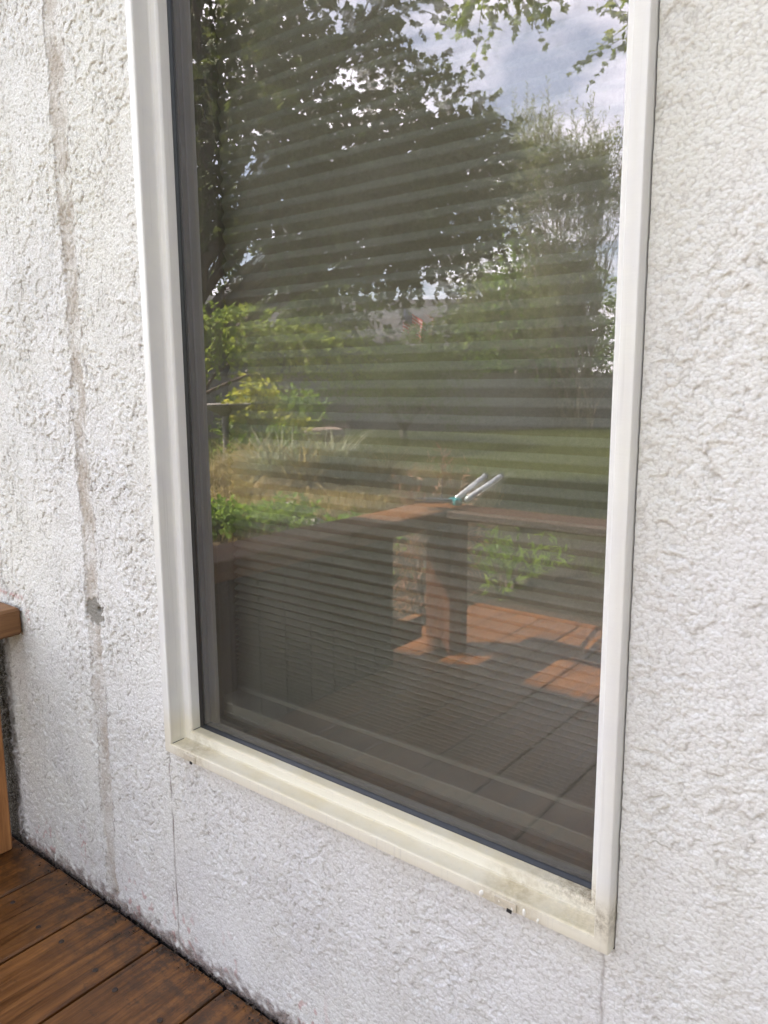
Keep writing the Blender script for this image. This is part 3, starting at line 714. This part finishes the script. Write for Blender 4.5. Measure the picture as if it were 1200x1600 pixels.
def in_lobes(lobes, n):
    """n points in a union of ellipsoids (centre, radii, weight), denser towards the skin"""
    w = np.array([l[2] for l in lobes], float); w /= w.sum(); k = RNG.choice(len(lobes), n, p=w)
    c = np.array([l[0] for l in lobes], float)[k]; r = np.array([l[1] if hasattr(l[1], '__len__') else (l[1],) * 3 for l in lobes], float)[k]
    v = RNG.normal(size=(n, 3)); v /= np.linalg.norm(v, axis=1)[:, None]; rad = RNG.random(n) ** .45
    lump = 1 + .30 * np.sin(v[:, 0] * 7 + k) * np.cos(v[:, 1] * 6 + 2 * k) + .15 * np.sin(v[:, 2] * 11 + k)
    return c + v * r * (rad * lump)[:, None], v, k
def join_vf(parts):
    V = []; F = []; R = []; o = 0
    for p in parts: V.append(p[0]); F.append(p[1] + o); o += len(p[0]); R.append(p[2])
    return np.concatenate(V), np.concatenate(F), np.concatenate(R)
def limb(b, p0, p1, r0, r1, sag=.0, n=6, wob=.06):
    p0 = Vector(p0); p1 = Vector(p1); L = (p1 - p0).length; pts = []; rad = []
    for i in range(n + 1):
        t = i / n; p = p0.lerp(p1, t); e = math.sin(t * math.pi)
        p += Vector((random.uniform(-1, 1), random.uniform(-1, 1), random.uniform(-.5, .5))) * wob * L * e * .5; p.z += sag * L * e
        pts.append(p); rad.append(r0 + (r1 - r0) * t)
    b.tube(pts, rad, 7); return pts

def tree(name, label, cat, root, lobes, nspray, nleaf, lsize, slen, kind, mat, bark, r0, fork=.35, droop=.35, outward=.8, group=None, twig_r=.004, upw=.1, stems=None, via={}):
    t = thing(name, label, cat, group, root)
    ro = np.array(root)
    P, v, k = in_lobes(lobes, nspray); d = v * outward + RNG.normal(size=v.shape) * .5; d[:, 2] += upw
    V, F, R, tw = sprays(P - ro, d, slen * RNG.uniform(.6, 1.3, nspray), nleaf, lsize, kind, droop)
    crown_obj(V, F, R, tw, twig_r, mat, bark, t); b = MB()
    if stems is None:
        top = np.mean([l[0] for l in lobes], 0) - ro; f = Vector((top[0] * fork * .6, top[1] * fork * .6, top[2] * fork))
        pts = limb(b, (0, 0, -.15), f, r0, r0 * .72, 0, 6, .05); starts = [f]
    else: starts = []
    for i, l in enumerate(lobes):
        c = Vector(np.array(l[0]) - ro)
        s0 = starts[0] if starts else Vector(stems[i % len(stems)])
        r_ = r0 * .5 if starts else r0
        if i in via:
            q = c + Vector(via[i]); limb(b, s0, q, r_, r_ * .4, .1, 7, .05); pts = limb(b, q, c, r_ * .4, r_ * .1, .03, 7, .06)
        else: pts = limb(b, s0, c, r_, r_ * .22, .06, 7, .09)
        sel = np.where(k == i)[0][:10]
        for j in sel:
            q = pts[random.randint(3, 7)]; limb(b, q, Vector(P[j] - ro), r_ * .16, twig_r * 1.3, .04, 4, .1)
    o = b.build('trunk', bark, t)
    return t

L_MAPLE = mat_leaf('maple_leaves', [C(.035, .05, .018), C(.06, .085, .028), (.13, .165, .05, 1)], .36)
L_MAPLE2 = mat_leaf('maple_leaves_lit', [C(.14, .22, .03), C(.24, .34, .05), C(.38, .42, .07)], .5)  # brighter, yellower maple leaves: sunlight put into the colour
L_WILLOW = mat_leaf('willow_leaves', [C(.14, .17, .07), C(.25, .28, .14), C(.40, .41, .28)], .5)
L_YELLOW = mat_leaf('golden_leaves', [C(.20, .27, .03), C(.42, .44, .05), C(.62, .55, .10)], .5)
L_FRESH = mat_leaf('fresh_leaves', [C(.10, .20, .04), C(.17, .29, .06), C(.28, .38, .10)], .5)
L_MID = mat_leaf('mid_leaves', [C(.05, .09, .03), C(.09, .14, .04), C(.17, .22, .07)], .4)
L_GRASS = mat_leaf('lawn_grass', [C(.055, .075, .022), C(.10, .125, .038), C(.19, .205, .08)], .4)
L_STRAW = mat_leaf('straw_grass', [C(.24, .23, .08), C(.44, .35, .17), C(.66, .52, .29)], .4)
L_GREYG = mat_leaf('grey_green_blades', [C(.22, .26, .16), C(.38, .42, .28), C(.60, .60, .44)], .4)
L_DRY = mat_leaf('dry_heads', [C(.26, .12, .08), C(.36, .20, .12), C(.45, .33, .22)], .3)
L_BED = mat_leaf('bed_plants', [C(.10, .20, .02), C(.20, .34, .04), C(.34, .48, .08)], .5)

# the big maple whose crown fills the upper left of the reflection
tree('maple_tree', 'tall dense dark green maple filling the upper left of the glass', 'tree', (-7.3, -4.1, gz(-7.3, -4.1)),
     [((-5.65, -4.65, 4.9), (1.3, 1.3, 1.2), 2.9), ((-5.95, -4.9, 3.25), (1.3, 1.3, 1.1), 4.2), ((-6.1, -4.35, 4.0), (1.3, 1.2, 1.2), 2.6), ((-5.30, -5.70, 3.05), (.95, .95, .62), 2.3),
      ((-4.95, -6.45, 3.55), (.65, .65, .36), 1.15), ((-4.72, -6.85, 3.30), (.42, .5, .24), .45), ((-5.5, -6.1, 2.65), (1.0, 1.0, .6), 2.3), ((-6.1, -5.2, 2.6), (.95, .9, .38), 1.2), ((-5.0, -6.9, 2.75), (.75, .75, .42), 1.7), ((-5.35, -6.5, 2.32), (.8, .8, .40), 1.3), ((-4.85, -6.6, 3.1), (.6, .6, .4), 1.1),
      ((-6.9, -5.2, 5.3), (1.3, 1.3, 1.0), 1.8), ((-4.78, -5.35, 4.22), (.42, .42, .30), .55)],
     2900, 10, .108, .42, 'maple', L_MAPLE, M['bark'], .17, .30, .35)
# low hanging sunlit boughs of a neighbouring young maple
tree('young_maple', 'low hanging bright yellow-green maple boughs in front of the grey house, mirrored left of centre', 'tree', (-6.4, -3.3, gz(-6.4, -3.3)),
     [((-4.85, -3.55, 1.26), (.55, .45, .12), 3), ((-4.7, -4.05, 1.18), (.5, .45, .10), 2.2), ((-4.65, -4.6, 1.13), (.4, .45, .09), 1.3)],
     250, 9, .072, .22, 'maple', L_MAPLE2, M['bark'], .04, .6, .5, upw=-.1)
# second maple: only the ends of its boughs hang into the mirrored view
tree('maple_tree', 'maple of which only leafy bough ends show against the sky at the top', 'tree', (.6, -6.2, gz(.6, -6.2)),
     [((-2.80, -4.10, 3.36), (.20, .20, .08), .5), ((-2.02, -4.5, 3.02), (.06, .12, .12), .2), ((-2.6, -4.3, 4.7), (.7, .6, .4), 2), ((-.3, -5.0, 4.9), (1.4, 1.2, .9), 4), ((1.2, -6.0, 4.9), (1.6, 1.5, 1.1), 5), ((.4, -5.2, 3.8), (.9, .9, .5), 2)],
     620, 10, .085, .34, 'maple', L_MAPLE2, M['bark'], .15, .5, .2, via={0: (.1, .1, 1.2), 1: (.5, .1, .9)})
# tall many-stemmed clump at the right
rc = (-8.8, -18.9, gz(-8.8, -18.9)); random.seed(11)
st = [(random.uniform(-.55, .55), random.uniform(-.35, .35), -.1) for _ in range(11)]
lob = []
for i in range(26):
    a = random.uniform(0, 6.28); h = random.uniform(2.4, 6.6); rr = random.uniform(.2, 2.3) * (1 - .2 * (h > 5.2))
    lob.append(((rc[0] + math.cos(a) * rr * 1.2 - .35, rc[1] + math.sin(a) * rr, rc[2] + h), (.55, .55, 1.05), 1 + .2 * h))
t = tree('willow_clump', 'tall feathery grey-green clump with many thin upright stems, mirrored at the right', 'tree', rc, lob, 2300, 16, .15, .75, 'fine', L_WILLOW, M['palebark'], .035, stems=st, droop=-.1, outward=.35, upw=.9, twig_r=.007)
# small forked tree
random.seed(4); rs = (-9.25, -11.71, gz(-9.25, -11.7)); b = MB()
t = thing('young_tree', 'small open tree whose trunk forks low above the grass, mirrored at the centre', 'tree', None, rs)
fk = Vector((.02, .02, .36)); limb(b, (0, 0, -.05), fk, .085, .07, 0, 4, .04)
l1 = limb(b, fk, (-.30, .42, 1.15), .055, .032, .0, 6, .05); l2 = limb(b, fk, (.28, -.16, .72), .055, .03, .02, 5, .06)
tips = []
for q, n_ in ((l1[-1], 7), (l1[-2], 4), (l2[-1], 7)):
    for _ in range(n_):
        e = q + Vector((random.uniform(-.9, .9), random.uniform(-.6, .6), random.uniform(.0, .75))); limb(b, q, e, .012, .005, .03, 5, .08); tips.append(e)
b.build('trunk', M['bark'], t)
tips = np.array([tuple(x) for x in tips]); P = np.repeat(tips, 24, 0) + RNG.normal(size=(len(tips) * 24, 3)) * np.array([.38, .38, .24])
V, F, R, tw = sprays(P, RNG.normal(size=P.shape) * np.array([1, 1, .4]), .34 * RNG.uniform(.6, 1.2, len(P)), 9, .12, 'narrow', .6)
crown_obj(V, F, R, tw, .003, L_MID, M['bark'], t)

# background trees beyond the fence
for lab, root, lobes, mat, n in (
    ('rounded green tree behind the fence between the young tree and the tall clump', (-10.4, -19.5), [((-10.6, -19.3, 2.6), (1.7, 1.7, 1.3), 3), ((-10.0, -19.8, 1.5), (1.5, 1.5, .9), 2), ((-11.2, -19.5, 3.9), (1.2, 1.2, 1.2), 2)], L_FRESH, 620),
    ('broad mid green tree behind the fence, right of the flag', (-14.2, -20.4), [((-13.6, -20.6, 2.1), (1.6, 1.5, 1.2), 3), ((-12.6, -21.4, 2.8), (1.5, 1.5, 1.3), 2)], L_MID, 520),
    ('dark tree mass behind the fence beneath the big maple crown', (-15.5, -15.5), [((-15.4, -15.6, 3.2), (1.9, 1.6, 1.3), 3), ((-15.2, -15.9, 4.0), (1.0, 1.0, .9), 1), ((-16.8, -13.2, 3.6), (1.8, 1.6, 1.6), 2)], L_MID, 620),
    ('pale green tree beyond the fence at the right edge of the glass', (-8.9, -24.6), [((-9.4, -24.4, 2.4), (1.7, 2.0, 1.8), 3), ((-7.4, -25.0, 3.0), (2.0, 2.2, 2.4), 3)], L_FRESH, 600)):
    x, y = root; tree('garden_tree', lab, 'tree', (x, y, gz(x, y)), lobes, n, 12, .15, .55, 'oval', mat, M['bark'], .10, .3, .3, group='trees beyond the fence')

# shrubs
def shrub(lab, x, y, r, h, n, mat, kind='oval', ls=.09, nl=8, name='shrub', cat='shrub', droop=.1, group=None, sl=.3):
    z = gz(x, y); t = thing(name, lab, cat, group, (x, y, z)); b = MB()
    P, v, k = in_lobes([((0, 0, h * .55), (r, r, h * .45), 3), ((r * .4, -r * .3, h * .75), (r * .5, r * .5, h * .3), 1), ((-r * .4, r * .3, h * .7), (r * .5, r * .5, h * .3), 1)], n)
    P[:, 2] = np.abs(P[:, 2]) + .02; d = v * .7 + RNG.normal(size=v.shape) * .4; d[:, 2] += .6
    V, F, R, tw = sprays(P, d, sl * RNG.uniform(.6, 1.3, n), nl, ls, kind, droop)
    put('foliage', np_mesh('foliage', V, F, {'rnd': R}), mat, t)
    for j in range(0, n, max(1, n // 22)): limb(b, (random.uniform(-.06, .06), random.uniform(-.06, .06), -.03), tuple(P[j]), .010, .003, .05, 4, .06)
    b.build('stems', M['bark'], t); return t
shrub('golden leaved shrub rising behind the birdbath bowl', -9.25, -7.72, .26, 1.25, 60, L_YELLOW, ls=.12)
shrub('golden yellow shrub between the birdbath and the tree stump', -8.95, -7.95, .36, .62, 100, L_YELLOW, ls=.11)
shrub('green and gold shrub right behind the tree stump', -10.3, -9.6, .5, .95, 150, L_FRESH, ls=.11)
shrub('yellow shrub at the left foot of the tree stump', -8.75, -8.05, .26, .34, 60, L_YELLOW, ls=.10)
shrub('soft green bush behind the birdbath post', -10.7, -9.0, .6, .85, 200, L_MID, ls=.10)
shrub('bright low green bush at the foot of the birdbath', -8.9, -7.6, .45, .34, 210, L_BED, 'narrow', .12)
shrub('low bright green bedding plant just over the bench edge', -4.75, -3.25, .30, .13, 190, L_BED, 'oval', .055, 9, 'bedding_plant', 'plant', sl=.16)
shrub('second low bedding plant with a pale flower beside the bench', -4.35, -3.62, .22, .16, 90, L_BED, 'oval', .05, 9, 'bedding_plant', 'plant', sl=.15)
shrub('small leafy sapling glimpsed below the bench seat', -3.0, -2.75, .26, .20, 40, L_BED, 'oval', .07, 8, 'sapling', 'plant')
shrub('dry reddish brown flower heads standing behind the bench corner', -1.78, -1.93, .15, .86, 110, L_DRY, 'fine', .045, 12, 'dried_flowers', 'plant', sl=.10)
shrub('low green plant seen between the bench posts', -2.2, -3.3, .24, .08, 34, L_BED, 'narrow', .08, 8, 'low_plant', 'plant')

for i, (x, y, h) in enumerate(((4.6, -2.2, 3.4), (5.0, -5.2, 4.2), (4.9, -8.6, 4.6))):  # unseen trees, added to shade the right-facing sides of the window frame
    tree('added_evergreen', 'unseen evergreen added right of the deck to shade the window, %s' % ('nearest the house', 'middle of its row', 'farthest from the house')[i], 'tree', (x, y, gz(x, y)),
         [((x, y, h * .35), (1.5, 1.6, h * .38), 3), ((x, y, h * .75), (1.1, 1.2, h * .30), 2)], 420, 12, .20, .45, 'oval', L_MID, M['bark'], .10, .4, .1, group='evergreens added beside the deck for shade')
# ornamental grass tufts
def tuft(lab, x, y, r, h, n, mat):
    z = gz(x, y); t = thing('grass_tuft', lab, 'ornamental grass', 'arching grass tufts in the garden bed', (x, y, z))
    a = RNG.uniform(0, 2 * np.pi, n); el = RNG.uniform(.35, 1.35, n); d = np.stack([np.cos(a) * np.cos(el), np.sin(a) * np.cos(el), np.sin(el)], -1)
    T, TF = blade_leaf(.010, .42); rot = frame_from(d, np.tile([[0, 0, 1.]], (n, 1)), .05); rot[:, :, 2] *= np.sign(rot[:, 2:3, 2] + 1e-6)
    P = RNG.normal(size=(n, 3)) * np.array([r * .22, r * .22, 0])
    V, F = scatter(T, TF, P, rot, 1.3 * h * RNG.uniform(.6, 1.25, n)); put('blades', np_mesh('blades', V, F, {'rnd': np.repeat(RNG.random(n), len(T))}), mat, t)
    b = MB(); b.lathe([(.001, .05), (r * .25, .035), (r * .32, -.01)], 9); b.build('root_crown', M['bark'], t)
TU = [(-6.35, -5.35, .4, .50, 420, 1), (-5.75, -5.25, .4, .46, 420, 0), (-5.55, -5.6, .4, .44, 460, 1), (-6.9, -5.6, .4, .42, 380, 0), (-7.3, -6.3, .4, .32, 380, 1), (-6.0, -5.95, .4, .50, 420, 1), (-5.2, -5.95, .35, .40, 360, 0), (-6.6, -6.6, .4, .34, 380, 1), (-7.8, -6.0, .4, .34, 320, 0), (-5.9, -4.55, .3, .25, 260, 0), (-8.5, -9.9, .3, .25, 120, 1), (-7.1, -4.9, .3, .28, 260, 0)]
for i, (x, y, r, h, n, g) in enumerate(TU):
    tuft('%s grass tuft %s' % (('straw coloured', 'grey-green arching')[g], ('in the middle of the bed', 'nearest the bench on the left', 'at the right end of the bed', 'at the left side of the bed', 'in front of the birdbath', 'below the tree stump', 'furthest right, towards the lawn', 'midway to the tree stump', 'close to the birdbath foot', 'lowest and nearest the bedding plants', 'to the right of the tree stump', 'at the far left beside the window frame')[i]), x, y, r, h, n, (L_STRAW, L_GREYG)[g])

# lawn and bed ground cover
def cover(name, label, n, reg, h, mat, w=.02, cond=None):
    x = RNG.uniform(reg[0], reg[1], n * 2); y = RNG.uniform(reg[2], reg[3], n * 2)
    ok = np.ones(len(x), bool) if cond is None else cond(x, y); x = x[ok][:n]; y = y[ok][:n]; n = len(x)
    a = RNG.uniform(0, 2 * np.pi, n); d = np.stack([np.cos(a) * .45, np.sin(a) * .45, np.ones(n)], -1)
    T = np.array([(-w, 0, 0), (w, 0, 0), (0, 1, -.2)], float); P = np.stack([x, y, ground_z(x, y)], -1)
    V, F = scatter(T, np.array([[0, 1, 2]]), P, frame_from(d), h * RNG.uniform(.5, 1.3, n))
    tag(put(name, np_mesh(name, V, F, {'rnd': np.repeat(RNG.random(n), 3)}), mat), label, 'grass', kind='stuff')
bedf = lambda x, y: np.exp(-(((x + 6.2) / 2.5) ** 2 + ((y + 5.0) / 2.3) ** 2)) * 1.4
cover('lawn_grass', 'mown green lawn beyond the deck', 120000, (-15, 1, -20, -2), .075, L_GRASS, .10, lambda x, y: (bedf(x, y) < .55) & ((y < -5.2 + .5 * np.sin(x * 3)) | (x < -5.5) | (np.sin(x * 3.1 + 1) * np.sin(y * 2.7) > .72)))
cover('long_grass', 'longer unmown grass round the small forked tree', 26000, (-12.5, -7.0, -13.5, -9.3), .20, L_GRASS, .05)
cover('bed_straw', 'dry stalks and low growth covering the planting bed', 30000, (-9.5, -3.5, -8, -2.5), .11, L_STRAW, .06, lambda x, y: bedf(x, y) > .45)

# ------------------------------------------------------------------ garden things
def build_birdbath():
    x, y = -9.35, -7.25; t = thing('birdbath', 'stone birdbath on a slim post among green plants', 'birdbath', None, (x, y, gz(x, y))); h = .93
    b = MB(); b.lathe([(.001, h - .07), (.10, h - .075), (.25, h - .045), (.36, h - .008), (.385, h), (.40, h - .004), (.40, h - .022), (.27, h - .085), (.12, h - .155), (.06, h - .19)], 28); b.build('bowl', M['concrete'], t)
    b = MB(); b.lathe([(.05, h - .18), (.055, h - .25), (.045, h - .5), (.055, .10), (.09, .04)], 16); b.build('post', M['concrete'], t)
    b = MB(); b.lathe([(.09, .045), (.17, .03), (.18, -.05)], 20); b.build('base', M['concrete'], t)
build_birdbath()
def build_stump():
    x, y = -9.2, -9.1; t = thing('tree_stump', 'wide weathered tree stump with flared roots, sun on its left side', 'stump', None, (x, y, gz(x, y)))
    n = 64; prof = [(.70, -.05), (.58, .04), (.52, .14), (.50, .28), (.495, .47), (.48, .487), (.34, .49), (.001, .485)]
    vs = []; fs = []
    for i, (r, z) in enumerate(prof):
        for k in range(n):
            a = 2 * math.pi * k / n; fl = 1 + (.16 * math.sin(5 * a + 1) * max(0, (.16 - z) / .2)) + (.035 * math.sin(23 * a) + .02 * math.sin(41 * a + 2)) * (z < .48)
            vs.append((math.cos(a) * r * fl, math.sin(a) * r * fl, z + .012 * math.sin(3 * a)))
    for i in range(len(prof) - 1):
        for k in range(n): fs.append((i * n + k, i * n + (k + 1) % n, (i + 1) * n + (k + 1) % n, (i + 1) * n + k))
    b = MB(); b.add(vs, fs, 0, True); b.build('stump', M['stumpwood'], t)
build_stump()
def build_rocks():
    for i, (x, y, s, lab) in enumerate(((-4.25, -3.85, .10, 'white stone at the edge of the bedding plants'), (-5.0, -4.3, .09, 'pale stone half hidden in the straw grass of the bed'))):
        vs = []; fs = []; n = 10
        for j in range(6):
            ph = math.pi * j / 5
            for k in range(n):
                a = 2 * math.pi * k / n; q = s * (1 + .2 * math.sin(3 * a + j + i) + .1 * math.cos(5 * a)); vs.append((math.sin(ph) * math.cos(a) * q, math.sin(ph) * math.sin(a) * q, math.cos(ph) * q * .6 + s * .3))
        for j in range(5):
            for k in range(n): fs.append((j * n + k, (j + 1) * n + k, (j + 1) * n + (k + 1) % n, j * n + (k + 1) % n))
        b = MB(); b.add(vs, fs, 0, True); o = b.build('rock', M['rock']); o.location = (x, y, gz(x, y)); tag(o, lab, 'stone')
build_rocks()
def build_fence():
    a = Vector((-14.6, -9.6, 0)); c = Vector((-7.2, -23.2, 0)); d = (c - a); L = d.length; d.normalize(); ang = math.atan2(d.y, d.x)
    a -= d * 5; L += 9
    t = thing('garden_fence', 'long taupe board fence closing off the garden', 'fence', None, (a.x, a.y, -.42), ang); n = int(L / 2.4)
    for k in range(n + 1):
        b = MB(); b.box(k * 2.4 - .05, k * 2.4 + .05, -.05, .05, -.1, 1.60, bev=.008); b.build('post', M['fencewood'], t)
    for k in range(n):
        b = MB(); x = k * 2.4 + .055
        while x < k * 2.4 + 2.34:
            e = min(x + .142, k * 2.4 + 2.345); b.box(x, e, -.012 + random.uniform(-.003, .003), .012, .04, 1.50 + random.uniform(-.004, .004)); x += .147
        b.box(k * 2.4 + .052, k * 2.4 + 2.348, -.045, -.0155, .3, .39); b.box(k * 2.4 + .052, k * 2.4 + 2.348, -.045, -.0155, 1.2, 1.29)
        b.box(k * 2.4 + .052, k * 2.4 + 2.348, -.06, .06, 1.506, 1.54); b.build('fence_panel', M['fencewood'], t)
build_fence()
def neighbour(name, lab, x, y, rz, w, dp, hw, hr, wall):
    t = thing(name, lab, 'house', None, (x, y, -.45), rz)
    b = MB(); b.box(-w / 2, w / 2, -dp / 2, dp / 2, 0, hw)
    b.add([(-w / 2, -dp / 2, hw), (-w / 2, dp / 2, hw), (-w / 2, 0, hw + hr - .1), (w / 2, -dp / 2, hw), (w / 2, dp / 2, hw), (w / 2, 0, hw + hr - .1)], [(0, 2, 1), (3, 4, 5)])
    z = .35
    while z < hw: b.box(-w / 2 - .012, w / 2 + .012, dp / 2 + .002, dp / 2 + .014, z, z + .02); z += .22
    b.build('wall', wall, t)
    b = MB(); o = .45
    for s in (-1, 1):
        b.add([(-w / 2 - o, s * (dp / 2 + o), hw - .12), (w / 2 + o, s * (dp / 2 + o), hw - .12), (w / 2 + o, 0, hw + hr), (-w / 2 - o, 0, hw + hr),
               (-w / 2 - o, s * (dp / 2 + o), hw - .0), (w / 2 + o, s * (dp / 2 + o), hw - .0), (w / 2 + o, 0, hw + hr + .12), (-w / 2 - o, 0, hw + hr + .12)],
              [(0, 1, 2, 3), (4, 5, 6, 7), (0, 1, 5, 4), (1, 2, 6, 5), (3, 0, 4, 7)])
    b.build('roof', M['shingle'], t)
    for wx in (-w * .28, w * .22):
        b = MB(); frame_ring(b, [(0, .0), (0, .05), (.08, .05), (.08, .0)], wx - .6, wx + .6, 1.1, 2.2)
        for i, v in enumerate(b.v): b.v[i] = (v[0], v[1] + dp / 2 + .013, v[2])
        f = b.build('window', M['soffit'], t); b = MB(); b.box(wx - .525, wx + .525, dp / 2 + .020, dp / 2 + .030, 1.175, 2.125); b.build('pane', M['gasket'], f)
neighbour('neighbour_house', 'dark blue-grey house behind the fence, mirrored at the left under the maple boughs', -20.9, -17.2, math.radians(-46), 9, 7, 2.5, 1.7, M['siding'])
neighbour('neighbour_house', 'light grey gabled house behind the fence, mirrored at the centre beside the flag', -17.2, -25.6, math.radians(-30), 9, 7, 2.6, 1.9, M['lilac'])

def build_flag():
    x, y = -15.2, -19.6; t = thing('flag', 'striped red and white flag with a blue starred corner hanging limp above the fence', 'flag', None, (x, y, -.4), math.radians(-38))
    b = MB(); b.tube([(0, 0, 0), (0, 0, 3.75)], [.016, .012], 8); b.lathe([(.0, 3.82), (.035, 3.79), (.035, 3.76), (.0, 3.74)], 10); b.build('pole', M['grip'], t)
    nx, nz = 30, 26; W, H = .95, .72; vs = []
    def pos(u, v, off=0.0):
        sag = .50 * u ** 1.1; x_ = .025 + W * (u * .78); z_ = 3.66 - H * v * (1 - .08 * u) - sag
        y_ = .09 * math.sin(u * 9 + v * 1.3) * (.2 + u) + .05 * math.sin(u * 17 + v) * u; return (x_, y_ + off, z_)
    for j in range(nz + 1):
        for i in range(nx + 1): vs.append(pos(i / nx, j / nz))
    me = MB(); fs = {0: [], 1: [], 2: []}
    for j in range(nz):
        for i in range(nx):
            st = j * 13 // nz; m = 0 if st % 2 == 0 else 1
            if st < 7 and i < nx * .4: m = 2
            fs[m].append((j * (nx + 1) + i, j * (nx + 1) + i + 1, (j + 1) * (nx + 1) + i + 1, (j + 1) * (nx + 1) + i))
    me.v = vs
    for m, f in fs.items():
        me.f += [list(q) for q in f]; me.m += [m] * len(f); me.sm += [True] * len(f)
    for r in range(9):
        for c in range(6 if r % 2 == 0 else 5):
            u = .4 * (c * 2 + 1 + (r % 2)) / 12; v = 7 / 13 * (r + 1) / 10; du, dv = .009, .013
            for off in (-.004, .004):
                q = [pos(u + du * math.cos(a) * (1 if k % 2 == 0 else .4), v + dv * math.sin(a) * (1 if k % 2 == 0 else .4), off) for k, a in enumerate([i * math.pi / 5 for i in range(10)])]
                me.add(q, [tuple(range(10))], 1)
    me.build('cloth', [mat_simple('flag_red', C(.75, .03, .05), .8, .05, 5), mat_simple('flag_white', C(.8, .78, .76), .8, .03, 5), mat_simple('flag_blue', C(.03, .04, .18), .8, .05, 5)], t)
build_flag()
